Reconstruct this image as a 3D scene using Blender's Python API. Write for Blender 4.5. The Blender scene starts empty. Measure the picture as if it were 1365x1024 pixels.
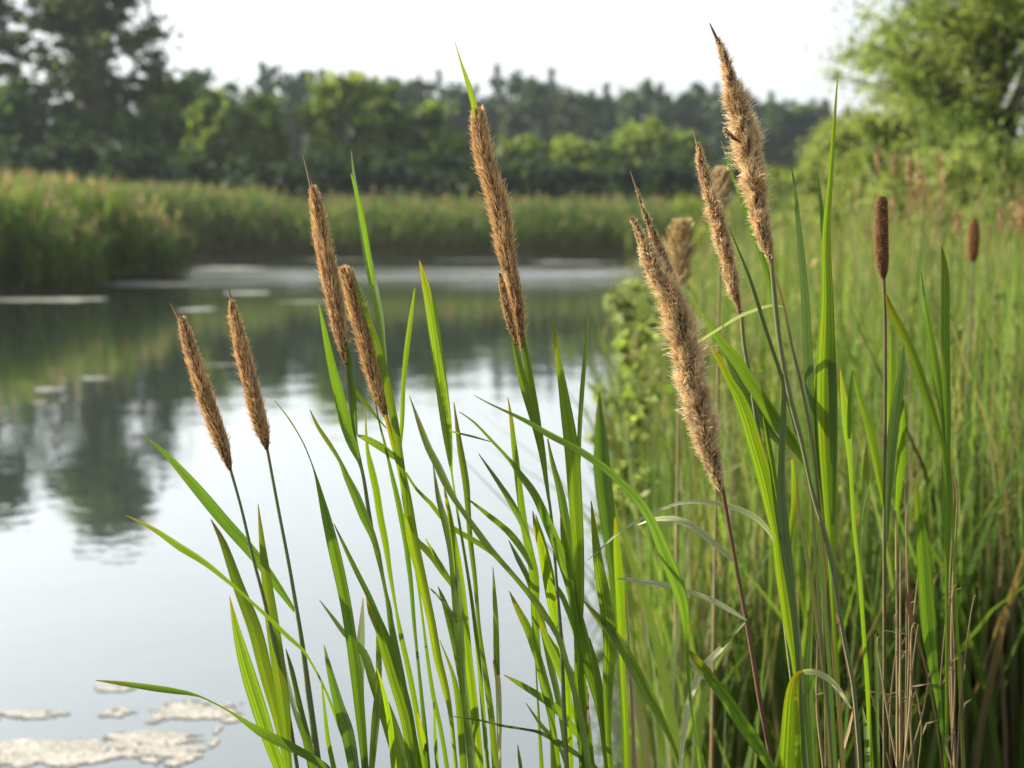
import bpy, math, random
import numpy as np
from mathutils import Vector, noise, Matrix

random.seed(7)
RNG = np.random.default_rng(11)
scene = bpy.context.scene
COL = scene.collection

# ------------------------------------------------------------------ camera
LENS = 50.0
FPX = 1365.0 * LENS / 36.0
CAM_H = 1.5
HORIZON = 290.0
PITCH = math.atan((512.0 - HORIZON) / FPX)
FOCUS = 1.6
SP, CP = math.sin(PITCH), math.cos(PITCH)

cam_data = bpy.data.cameras.new('camera')
cam = bpy.data.objects.new('camera', cam_data)
COL.objects.link(cam)
cam.location = (0, 0, CAM_H)
cam.rotation_euler = (math.pi / 2 - PITCH, 0, 0)
cam_data.lens = LENS
cam_data.sensor_width = 36.0
cam_data.clip_start = 0.05
cam_data.clip_end = 3000
cam_data.dof.use_dof = True
cam_data.dof.focus_distance = FOCUS
cam_data.dof.aperture_fstop = 5.0
scene.camera = cam


def at(px, py, y):
    """the point at world distance y in front of the viewer that the photo shows at (px, py)"""
    xc = (px - 682.5) / FPX
    yc = -(py - 512.0) / FPX
    dy = CP + yc * SP
    dz = -SP + yc * CP
    k = y / dy
    return Vector((xc * k, y, CAM_H + dz * k))


def on_water(px, py, z=0.0):
    xc = (px - 682.5) / FPX
    yc = -(py - 512.0) / FPX
    dy = CP + yc * SP
    dz = -SP + yc * CP
    k = (z - CAM_H) / dz
    return Vector((xc * k, dy * k, z))


# ------------------------------------------------------------------ sun, sky, colour management
SUN_EL = math.radians(33)
SUN_AZ = math.radians(-74)          # clockwise from straight ahead
sun_dir = Vector((math.sin(SUN_AZ) * math.cos(SUN_EL), math.cos(SUN_AZ) * math.cos(SUN_EL), math.sin(SUN_EL)))
sd = bpy.data.lights.new('sun', 'SUN')
sd.energy = 5.0
sd.angle = math.radians(0.6)
sd.color = (1.0, 0.89, 0.72)
so = bpy.data.objects.new('sun', sd)
COL.objects.link(so)
so.rotation_euler = sun_dir.to_track_quat('Z', 'Y').to_euler()
so.location = (-20, 20, 30)

world = bpy.data.worlds.new('World')
scene.world = world
world.use_nodes = True
wn = world.node_tree
bg = wn.nodes['Background']
sky = wn.nodes.new('ShaderNodeTexSky')
sky.sky_type = 'NISHITA'
sky.sun_disc = False
sky.sun_elevation = SUN_EL
sky.sun_rotation = SUN_AZ
sky.air_density = 1.0
sky.dust_density = 1.5
sky.ozone_density = 1.0
hsv = wn.nodes.new('ShaderNodeHueSaturation')
hsv.inputs['Saturation'].default_value = 0.22
wn.links.new(sky.outputs[0], hsv.inputs['Color'])
wn.links.new(hsv.outputs[0], bg.inputs['Color'])
bg.inputs['Strength'].default_value = 0.1

scene.view_settings.view_transform = 'Standard'
scene.view_settings.look = 'None'
scene.view_settings.exposure = 1.25
scene.view_settings.gamma = 1.0
scene.cycles.use_denoising = True
scene.cycles.max_bounces = 8
scene.cycles.diffuse_bounces = 3
scene.cycles.glossy_bounces = 4
scene.cycles.transmission_bounces = 4
scene.cycles.volume_bounces = 0
scene.cycles.caustics_reflective = False
scene.cycles.caustics_refractive = False
scene.cycles.sample_clamp_indirect = 6.0


# ------------------------------------------------------------------ materials
def new_mat(name):
    m = bpy.data.materials.new(name)
    m.use_nodes = True
    nt = m.node_tree
    nt.nodes.clear()
    out = nt.nodes.new('ShaderNodeOutputMaterial')
    return m, nt, out


def N(nt, t, **kw):
    n = nt.nodes.new(t)
    for k, v in kw.items():
        setattr(n, k, v)
    return n


def ramp(nt, stops):
    r = nt.nodes.new('ShaderNodeValToRGB')
    el = r.color_ramp.elements
    while len(el) < len(stops):
        el.new(0.5)
    for e, (p, c) in zip(el, stops):
        e.position = p
        e.color = (*c, 1)
    return r


def leaf_mat(name, cols, trans_cols, rough=0.42, trans=0.45, veins=True, spec=0.4):
    """cols / trans_cols: ramps over the per-object random number; veins run along the blade"""
    m, nt, out = new_mat(name)
    L = nt.links.new
    info = N(nt, 'ShaderNodeObjectInfo')
    n = len(cols)
    r1 = ramp(nt, [(i / max(1, n - 1), c) for i, c in enumerate(cols)])
    r2 = ramp(nt, [(i / max(1, n - 1), c) for i, c in enumerate(trans_cols)])
    L(info.outputs['Random'], r1.inputs[0])
    L(info.outputs['Random'], r2.inputs[0])
    uv = N(nt, 'ShaderNodeUVMap')
    uv.uv_map = 'UVMap'
    sep = N(nt, 'ShaderNodeSeparateXYZ')
    L(uv.outputs[0], sep.inputs[0])
    comb = N(nt, 'ShaderNodeCombineXYZ')
    mu = N(nt, 'ShaderNodeMath', operation='MULTIPLY'); mu.inputs[1].default_value = 15.0
    mv = N(nt, 'ShaderNodeMath', operation='MULTIPLY'); mv.inputs[1].default_value = 1.6
    L(sep.outputs[0], mu.inputs[0]); L(sep.outputs[1], mv.inputs[0])
    L(mu.outputs[0], comb.inputs[0]); L(mv.outputs[0], comb.inputs[1]); L(info.outputs['Random'], comb.inputs[2])
    no = N(nt, 'ShaderNodeTexNoise'); no.inputs['Scale'].default_value = 1.0; no.inputs['Detail'].default_value = 6
    no.inputs['Roughness'].default_value = 0.65
    L(comb.outputs[0], no.inputs['Vector'])
    vr = ramp(nt, [(0.34, (0.5, 0.55, 0.5)), (0.5, (0.95, 0.95, 0.9)), (0.66, (1.45, 1.35, 1.2))])
    L(no.outputs['Fac'], vr.inputs[0])
    # midrib: a paler line along the centre; edges get a painted highlight rim
    ab = N(nt, 'ShaderNodeMath', operation='SUBTRACT'); ab.inputs[1].default_value = 0.5
    L(sep.outputs[0], ab.inputs[0])
    ab2 = N(nt, 'ShaderNodeMath', operation='ABSOLUTE'); L(ab.outputs[0], ab2.inputs[0])
    mr = ramp(nt, [(0.0, (1.25, 1.2, 1.1)), (0.05, (1, 1, 1)), (0.45, (1, 1, 1)), (0.5, (1.2, 1.15, 1.1))])
    L(ab2.outputs[0], mr.inputs[0])
    # browned tip, v = 0 at the tip
    tip = ramp(nt, [(0.0, (1.5, 0.75, 0.6)), (0.015, (1.3, 0.9, 0.7)), (0.04, (1, 1, 1))])
    L(sep.outputs[1], tip.inputs[0])

    sp_uv = N(nt, 'ShaderNodeCombineXYZ')
    m3 = N(nt, 'ShaderNodeMath', operation='MULTIPLY'); m3.inputs[1].default_value = 3.0
    m4 = N(nt, 'ShaderNodeMath', operation='MULTIPLY'); m4.inputs[1].default_value = 28.0
    L(sep.outputs[0], m3.inputs[0]); L(sep.outputs[1], m4.inputs[0])
    L(m3.outputs[0], sp_uv.inputs[0]); L(m4.outputs[0], sp_uv.inputs[1])
    m5 = N(nt, 'ShaderNodeMath', operation='MULTIPLY'); m5.inputs[1].default_value = 57.0
    L(info.outputs['Random'], m5.inputs[0]); L(m5.outputs[0], sp_uv.inputs[2])
    nb = N(nt, 'ShaderNodeTexNoise'); nb.inputs['Scale'].default_value = 1.0; nb.inputs['Detail'].default_value = 5
    L(sp_uv.outputs[0], nb.inputs['Vector'])
    spot = ramp(nt, [(0.0, (0.85, 0.95, 0.9)), (0.5, (1, 1, 1)), (0.66, (1.15, 1.02, 0.9)), (0.71, (1.4, 0.92, 0.6)), (0.77, (1.2, 0.65, 0.4))])
    L(nb.outputs['Fac'], spot.inputs[0])

    def mul(a, b):
        x = N(nt, 'ShaderNodeMix', data_type='RGBA', blend_type='MULTIPLY')
        x.inputs['Factor'].default_value = 1
        L(a, x.inputs['A']); L(b, x.inputs['B'])
        return x.outputs['Result']
    if veins:
        c1 = mul(mul(mul(mul(r1.outputs[0], vr.outputs[0]), mr.outputs[0]), tip.outputs[0]), spot.outputs[0])
        c2 = mul(mul(mul(r2.outputs[0], vr.outputs[0]), tip.outputs[0]), spot.outputs[0])
    else:
        c1, c2 = r1.outputs[0], r2.outputs[0]
    p = N(nt, 'ShaderNodeBsdfPrincipled')
    p.inputs['Roughness'].default_value = rough
    p.inputs['Specular IOR Level'].default_value = spec
    L(c1, p.inputs['Base Color'])
    t = N(nt, 'ShaderNodeBsdfTranslucent')
    L(c2, t.inputs['Color'])
    if veins:
        bp = N(nt, 'ShaderNodeBump'); bp.inputs['Strength'].default_value = 0.25; bp.inputs['Distance'].default_value = 0.001
        L(no.outputs['Fac'], bp.inputs['Height'])
        L(bp.outputs[0], p.inputs['Normal'])
    mx = N(nt, 'ShaderNodeMixShader'); mx.inputs[0].default_value = trans
    L(p.outputs[0], mx.inputs[1]); L(t.outputs[0], mx.inputs[2])
    L(mx.outputs[0], out.inputs['Surface'])
    return m


M_LEAF = leaf_mat('cattail_leaf', [(0.05, 0.105, 0.016), (0.07, 0.13, 0.017), (0.05, 0.105, 0.024), (0.085, 0.145, 0.015)],
                  [(0.16, 0.31, 0.008), (0.25, 0.40, 0.008), (0.14, 0.28, 0.012), (0.29, 0.41, 0.008)], trans=0.48)
M_GREY = leaf_mat('grey_green_leaf', [(0.05, 0.085, 0.03), (0.065, 0.10, 0.038)], [(0.08, 0.16, 0.025), (0.10, 0.19, 0.03)], trans=0.3, rough=0.5)
M_PALE = leaf_mat('pale_leaf', [(0.36, 0.40, 0.24), (0.42, 0.45, 0.29)], [(0.36, 0.45, 0.14), (0.38, 0.45, 0.16)], trans=0.4, rough=0.35)  # whitish-green blades and the pale pieces where blades bend over
M_STRAW = leaf_mat('dry_straw', [(0.27, 0.21, 0.11), (0.19, 0.13, 0.065), (0.34, 0.28, 0.16), (0.13, 0.085, 0.045), (0.22, 0.2, 0.09)],
                   [(0.27, 0.2, 0.09), (0.22, 0.14, 0.06), (0.34, 0.27, 0.13), (0.18, 0.1, 0.04), (0.22, 0.2, 0.07)], trans=0.25, rough=0.6)
M_STEM = leaf_mat('green_stem', [(0.13, 0.165, 0.07), (0.15, 0.18, 0.075), (0.14, 0.15, 0.085)],
                  [(0.1, 0.15, 0.03), (0.12, 0.16, 0.04), (0.1, 0.12, 0.05)], trans=0.12, rough=0.4)
M_OLIVE = leaf_mat('olive_brown_stalk', [(0.11, 0.12, 0.045), (0.14, 0.115, 0.055), (0.10, 0.13, 0.05)], [(0.14, 0.16, 0.04), (0.17, 0.14, 0.05), (0.13, 0.17, 0.04)], trans=0.25, rough=0.45)
M_BROWNSTEM = leaf_mat('reddish_brown_stem', [(0.10, 0.045, 0.03), (0.13, 0.06, 0.035)], [(0.1, 0.05, 0.03), (0.1, 0.05, 0.03)], trans=0.1, rough=0.4)
M_THICKET = leaf_mat('thicket_blade', [(0.055, 0.085, 0.022), (0.085, 0.12, 0.03), (0.12, 0.13, 0.045), (0.07, 0.11, 0.02)],
                     [(0.17, 0.25, 0.03), (0.24, 0.32, 0.04), (0.25, 0.26, 0.07), (0.2, 0.3, 0.03)], trans=0.42, rough=0.5)


def attr_mat(name, trans=0.3, rough=0.6, spec=0.2, tmul=(1.2, 1.2, 0.9)):
    """colour comes from the 'tint' colour attribute: one tint per blade, leaf or hair"""
    m, nt, out = new_mat(name)
    L = nt.links.new
    a = N(nt, 'ShaderNodeAttribute'); a.attribute_name = 'tint'
    p = N(nt, 'ShaderNodeBsdfPrincipled')
    p.inputs['Roughness'].default_value = rough
    p.inputs['Specular IOR Level'].default_value = spec
    L(a.outputs['Color'], p.inputs['Base Color'])
    x = N(nt, 'ShaderNodeMix', data_type='RGBA', blend_type='MULTIPLY'); x.inputs['Factor'].default_value = 1
    L(a.outputs['Color'], x.inputs['A']); x.inputs['B'].default_value = (*tmul, 1)
    t = N(nt, 'ShaderNodeBsdfTranslucent'); L(x.outputs['Result'], t.inputs['Color'])
    mx = N(nt, 'ShaderNodeMixShader'); mx.inputs[0].default_value = trans
    L(p.outputs[0], mx.inputs[1]); L(t.outputs[0], mx.inputs[2])
    L(mx.outputs[0], out.inputs['Surface'])
    return m


M_FLUFF = attr_mat('seed_fluff', trans=0.2, rough=0.55, spec=0.25, tmul=(1.35, 1.2, 1.0))
M_FOLIAGE = attr_mat('tree_foliage', trans=0.42, rough=0.6, spec=0.2, tmul=(1.9, 1.9, 0.9))
M_BLADES = attr_mat('reed_blades', trans=0.38, rough=0.6, spec=0.2, tmul=(2.0, 2.0, 1.0))


def noise_mat(name, c1, c2, scale=6, rough=0.85, bump=0.3, detail=6, dist=0.02):
    m, nt, out = new_mat(name)
    L = nt.links.new
    tc = N(nt, 'ShaderNodeTexCoord')
    no = N(nt, 'ShaderNodeTexNoise'); no.inputs['Scale'].default_value = scale; no.inputs['Detail'].default_value = detail
    L(tc.outputs['Object'], no.inputs['Vector'])
    r = ramp(nt, [(0.32, c1), (0.68, c2)])
    L(no.outputs['Fac'], r.inputs[0])
    p = N(nt, 'ShaderNodeBsdfPrincipled'); p.inputs['Roughness'].default_value = rough
    p.inputs['Specular IOR Level'].default_value = 0.25
    L(r.outputs[0], p.inputs['Base Color'])
    b = N(nt, 'ShaderNodeBump'); b.inputs['Strength'].default_value = bump; b.inputs['Distance'].default_value = dist
    L(no.outputs['Fac'], b.inputs['Height']); L(b.outputs[0], p.inputs['Normal'])
    L(p.outputs[0], out.inputs['Surface'])
    return m


M_GROUND = noise_mat('marsh_soil', (0.02, 0.024, 0.01), (0.055, 0.055, 0.025), scale=3)
M_BARK = noise_mat('bark', (0.05, 0.04, 0.03), (0.12, 0.10, 0.075), scale=9)


def scum_mat():
    """pale dried film, flecked with dark bits of leaf"""
    m, nt, out = new_mat('dried_algae')
    L = nt.links.new
    tc = N(nt, 'ShaderNodeTexCoord')
    n1 = N(nt, 'ShaderNodeTexNoise'); n1.inputs['Scale'].default_value = 38; n1.inputs['Detail'].default_value = 8; n1.inputs['Roughness'].default_value = 0.7
    n2 = N(nt, 'ShaderNodeTexNoise'); n2.inputs['Scale'].default_value = 9; n2.inputs['Detail'].default_value = 4
    n3 = N(nt, 'ShaderNodeTexNoise'); n3.inputs['Scale'].default_value = 95; n3.inputs['Detail'].default_value = 3
    for n_ in (n1, n2, n3): L(tc.outputs['Object'], n_.inputs['Vector'])
    r1 = ramp(nt, [(0.3, (0.19, 0.185, 0.165)), (0.5, (0.36, 0.355, 0.335)), (0.7, (0.52, 0.515, 0.50))])
    r2 = ramp(nt, [(0.35, (0.7, 0.72, 0.68)), (0.6, (1, 1, 1))])
    r3 = ramp(nt, [(0.56, (1, 1, 1)), (0.63, (0.35, 0.3, 0.22))])
    L(n1.outputs['Fac'], r1.inputs[0]); L(n2.outputs['Fac'], r2.inputs[0]); L(n3.outputs['Fac'], r3.inputs[0])
    def mul(a, b):
        x = N(nt, 'ShaderNodeMix', data_type='RGBA', blend_type='MULTIPLY'); x.inputs['Factor'].default_value = 1
        L(a, x.inputs['A']); L(b, x.inputs['B'])
        return x.outputs['Result']
    p = N(nt, 'ShaderNodeBsdfPrincipled'); p.inputs['Roughness'].default_value = 0.7
    L(mul(mul(r1.outputs[0], r2.outputs[0]), r3.outputs[0]), p.inputs['Base Color'])
    b = N(nt, 'ShaderNodeBump'); b.inputs['Strength'].default_value = 0.5; b.inputs['Distance'].default_value = 0.004
    L(n1.outputs['Fac'], b.inputs['Height']); L(b.outputs[0], p.inputs['Normal'])
    L(p.outputs[0], out.inputs['Surface'])
    return m


M_MAT = scum_mat()
M_PATCH = noise_mat('pale_patch', (0.2, 0.21, 0.18), (0.34, 0.35, 0.31), scale=3, rough=0.4)
M_CORE = noise_mat('spike_core', (0.05, 0.025, 0.012), (0.13, 0.065, 0.03), scale=300, bump=0.4, dist=0.001)


def water_mat():
    m, nt, out = new_mat('pond_water')
    L = nt.links.new
    tc = N(nt, 'ShaderNodeTexCoord')
    # small wind ripples, stronger in an open strip across the far water
    n1 = N(nt, 'ShaderNodeTexNoise'); n1.inputs['Scale'].default_value = 1.5; n1.inputs['Detail'].default_value = 3
    n2 = N(nt, 'ShaderNodeTexNoise'); n2.inputs['Scale'].default_value = 9.0; n2.inputs['Detail'].default_value = 2
    L(tc.outputs['Object'], n1.inputs['Vector']); L(tc.outputs['Object'], n2.inputs['Vector'])
    sp = N(nt, 'ShaderNodeSeparateXYZ'); L(tc.outputs['Object'], sp.inputs[0])
    wob = N(nt, 'ShaderNodeTexNoise'); wob.inputs['Scale'].default_value = 0.35; wob.inputs['Detail'].default_value = 3
    L(tc.outputs['Object'], wob.inputs['Vector'])
    ws = N(nt, 'ShaderNodeMath', operation='MULTIPLY_ADD'); ws.inputs[1].default_value = 7.0
    L(wob.outputs['Fac'], ws.inputs[0]); L(sp.outputs[1], ws.inputs[2])
    mr = N(nt, 'ShaderNodeMapRange'); mr.inputs['From Min'].default_value = 0; mr.inputs['From Max'].default_value = 60
    L(ws.outputs[0], mr.inputs['Value'])
    strip = ramp(nt, [(0.0, (0, 0, 0)), (0.48, (0, 0, 0)), (0.66, (1, 1, 1)), (0.75, (1, 1, 1)), (0.82, (0.05, 0.05, 0.05))])
    L(mr.outputs[0], strip.inputs[0])
    mp = N(nt, 'ShaderNodeMapping'); mp.inputs['Scale'].default_value = (0.12, 0.9, 1)
    L(tc.outputs['Object'], mp.inputs['Vector'])
    brk = N(nt, 'ShaderNodeTexNoise'); brk.inputs['Scale'].default_value = 1.0; brk.inputs['Detail'].default_value = 5
    L(mp.outputs[0], brk.inputs['Vector'])
    br = ramp(nt, [(0.34, (0.45, 0.45, 0.45)), (0.56, (1, 1, 1))])
    L(brk.outputs['Fac'], br.inputs[0])
    sm = N(nt, 'ShaderNodeMath', operation='MULTIPLY')
    L(strip.outputs[0], sm.inputs[0]); L(br.outputs[0], sm.inputs[1])
    b1 = N(nt, 'ShaderNodeBump'); b1.inputs['Strength'].default_value = 0.14; b1.inputs['Distance'].default_value = 0.03
    L(n1.outputs['Fac'], b1.inputs['Height'])
    st = N(nt, 'ShaderNodeMath', operation='MULTIPLY_ADD'); st.inputs[1].default_value = 0.8; st.inputs[2].default_value = 0.05
    L(sm.outputs[0], st.inputs[0])
    b2 = N(nt, 'ShaderNodeBump'); b2.inputs['Distance'].default_value = 0.02
    L(st.outputs[0], b2.inputs['Strength']); L(n2.outputs['Fac'], b2.inputs['Height']); L(b1.outputs[0], b2.inputs['Normal'])
    g = N(nt, 'ShaderNodeBsdfGlossy'); g.inputs['Color'].default_value = (0.94, 0.95, 0.94, 1)
    ro = N(nt, 'ShaderNodeMath', operation='MULTIPLY_ADD'); ro.inputs[1].default_value = 0.18; ro.inputs[2].default_value = 0.03
    L(sm.outputs[0], ro.inputs[0]); L(ro.outputs[0], g.inputs['Roughness'])
    L(b2.outputs[0], g.inputs['Normal'])
    d = N(nt, 'ShaderNodeBsdfDiffuse'); d.inputs['Color'].default_value = (0.05, 0.07, 0.06, 1)
    lw = N(nt, 'ShaderNodeLayerWeight'); lw.inputs['Blend'].default_value = 0.5
    fr = ramp(nt, [(0.5, (0.52,) * 3), (0.64, (0.53,) * 3), (0.85, (0.83,) * 3), (1.0, (0.96,) * 3)])
    L(lw.outputs['Facing'], fr.inputs[0])
    mx = N(nt, 'ShaderNodeMixShader'); L(fr.outputs[0], mx.inputs[0])
    L(d.outputs[0], mx.inputs[1]); L(g.outputs[0], mx.inputs[2])
    L(mx.outputs[0], out.inputs['Surface'])
    return m


M_WATER = water_mat()


# ------------------------------------------------------------------ mesh helpers
def link(name, me, parent=None):
    o = bpy.data.objects.new(name, me)
    COL.objects.link(o)
    if parent is not None:
        o.parent = parent
    return o


def tag(o, label=None, cat=None, group=None, kind=None):
    if label: o['label'] = label
    if cat: o['category'] = cat
    if group: o['group'] = group
    if kind: o['kind'] = kind
    return o


def empty(name, loc, label=None, cat=None, group=None):
    o = bpy.data.objects.new(name, None)
    o.empty_display_size = 0.1
    COL.objects.link(o)
    o.location = loc
    return tag(o, label, cat, group)


def quads_mesh(name, V, mats, tint=None, tris=False, smooth=False, extra=None):
    """V: (n, 4, 3) corner array, one quad each; tint: (n, 3) or (n, 4, 3) colours"""
    n = len(V)
    me = bpy.data.meshes.new(name)
    me.vertices.add(n * 4)
    me.vertices.foreach_set('co', V.reshape(-1).astype(np.float32))
    me.loops.add(n * 4)
    me.loops.foreach_set('vertex_index', np.arange(n * 4, dtype=np.int32))
    me.polygons.add(n)
    me.polygons.foreach_set('loop_start', np.arange(0, n * 4, 4, dtype=np.int32))
    if tint is not None:
        a = me.color_attributes.new('tint', 'FLOAT_COLOR', 'POINT')
        if tint.ndim == 2:
            tint = np.repeat(tint[:, None, :], 4, axis=1)
        c = np.ones((n * 4, 4), dtype=np.float32)
        c[:, :3] = tint.reshape(-1, 3)
        a.data.foreach_set('color', c.reshape(-1))
    for m in mats:
        me.materials.append(m)
    me.update(calc_edges=True)
    me.validate()
    return me


class MB:
    def __init__(self):
        self.v, self.f, self.uv, self.mi = [], [], [], []

    def grid(self, rows, uvs, mi=0, closed=False):
        b = len(self.v)
        n, k = len(rows), len(rows[0])
        for r in rows:
            self.v.extend([tuple(p) for p in r])
        for i in range(n - 1):
            for j in range(k - 1 if not closed else k):
                j2 = (j + 1) % k
                self.f.append((b + i * k + j, b + i * k + j2, b + (i + 1) * k + j2, b + (i + 1) * k + j))
                self.uv.append((uvs[i][j], uvs[i][j2], uvs[i + 1][j2], uvs[i + 1][j]))
                self.mi.append(mi)

    def tube(self, pts, radii, sides=7, mi=0):
        pts = [Vector(p) for p in pts]
        rows, uvs = [], []
        n = len(pts)
        for i, p in enumerate(pts):
            t = (pts[min(i + 1, n - 1)] - pts[max(i - 1, 0)]).normalized()
            u = t.cross(Vector((0.0, 1.0, 0.02))).normalized()
            w = t.cross(u)
            rows.append([p + (u * math.cos(a) + w * math.sin(a)) * radii[i] for a in [2 * math.pi * k / sides for k in range(sides)]])
            uvs.append([(k / sides, i / (n - 1)) for k in range(sides)])
        self.grid(rows, uvs, mi, closed=True)
        for ends in (0, n - 1):
            b = len(self.v)
            self.v.extend([tuple(q) for q in rows[ends]])
            self.f.append(tuple(range(b, b + sides)))
            self.uv.append(tuple((0.5, ends / (n - 1)) for _ in range(sides)))
            self.mi.append(mi)

    def mesh(self, name, mats, smooth=True):
        me = bpy.data.meshes.new(name)
        me.from_pydata(self.v, [], self.f)
        uvl = me.uv_layers.new(name='UVMap')
        flat = [c for fu in self.uv for q in fu for c in q]
        uvl.data.foreach_set('uv', flat)
        for m in mats:
            me.materials.append(m)
        me.polygons.foreach_set('material_index', self.mi)
        me.polygons.foreach_set('use_smooth', [smooth] * len(self.f))
        me.update()
        return me


def catmull(pts, step):
    """pts: list of tuples; first two entries are the pixel position"""
    P = [np.array(p, float) for p in pts]
    P = [2 * P[0] - P[1]] + P + [2 * P[-1] - P[-2]]
    out = []
    for i in range(1, len(P) - 2):
        p0, p1, p2, p3 = P[i - 1], P[i], P[i + 1], P[i + 2]
        n = max(2, int(np.hypot(*(p2 - p1)[:2]) / step))
        for k in range(n):
            t = k / n
            out.append(0.5 * ((2 * p1) + (-p0 + p2) * t + (2 * p0 - 5 * p1 + 4 * p2 - p3) * t * t + (-p0 + 3 * p1 - 3 * p2 + p3) * t ** 3))
    out.append(P[-2])
    return out


def path3(pts, depth, base=None, bow=0.0, step=11.0):
    """traced pixels -> world points and widths (metres); leaves the frame towards base if it runs out of the bottom"""
    S = catmull(pts, step)
    n = len(S)
    cum = [0.0]
    for i in range(1, n):
        cum.append(cum[-1] + float(np.hypot(*(S[i] - S[i - 1])[:2])))
    tot = cum[-1]
    W, P = [], []
    for i, q in enumerate(S):
        s = cum[i] / tot
        y = depth + bow * (1 - s) ** 1.7
        P.append(at(q[0], q[1], y))
        W.append(max(0.5, q[2] * (0.94 if q[2] > 7 else 1.0)) * y / FPX)
    if base is not None and pts[-1][1] >= 1000:
        p0, p1 = P[-1], Vector(base)
        ln = (p1 - p0).length
        t0 = (P[-1] - P[-4]).normalized() * ln * 0.9
        t1 = Vector((0.05 * (p1.x - p0.x), 0, -1)).normalized() * ln * 0.7
        w0 = W[-1]
        k = 9
        for i in range(1, k + 1):
            t = i / k
            h = (2 * t ** 3 - 3 * t * t + 1) * p0 + (t ** 3 - 2 * t * t + t) * t0 + (-2 * t ** 3 + 3 * t * t) * p1 + (t ** 3 - t * t) * t1
            P.append(h)
            W.append(w0 * (1 - t) + 0.009 * t)
    return P, W


EYE = Vector((0, 0, CAM_H))


def ribbon(mb, P, W, a0=0.3, a1=0.0, fold=0.16, mi=0):
    n = len(P)
    us = (-1, -0.5, 0, 0.5, 1)
    rows, uvs = [], []
    cum = [0.0]
    for i in range(1, n):
        cum.append(cum[-1] + (P[i] - P[i - 1]).length)
    for i in range(n):
        t = (P[min(i + 1, n - 1)] - P[max(i - 1, 0)]).normalized()
        v = (EYE - P[i]).normalized()
        s = t.cross(v).normalized()
        nn = s.cross(t).normalized()
        a = a0 + a1 * (1 - cum[i] / cum[-1])
        s2 = s * math.cos(a) + nn * math.sin(a)
        n2 = nn * math.cos(a) - s * math.sin(a)
        hw = W[i] * 0.5 / max(0.55, math.cos(a))
        rows.append([P[i] + s2 * (u * hw) + n2 * (fold * hw * (abs(u) - 0.5)) for u in us])
        uvs.append([((u + 1) / 2, cum[i] / cum[-1]) for u in us])
    mb.grid(rows, uvs, mi)
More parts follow.
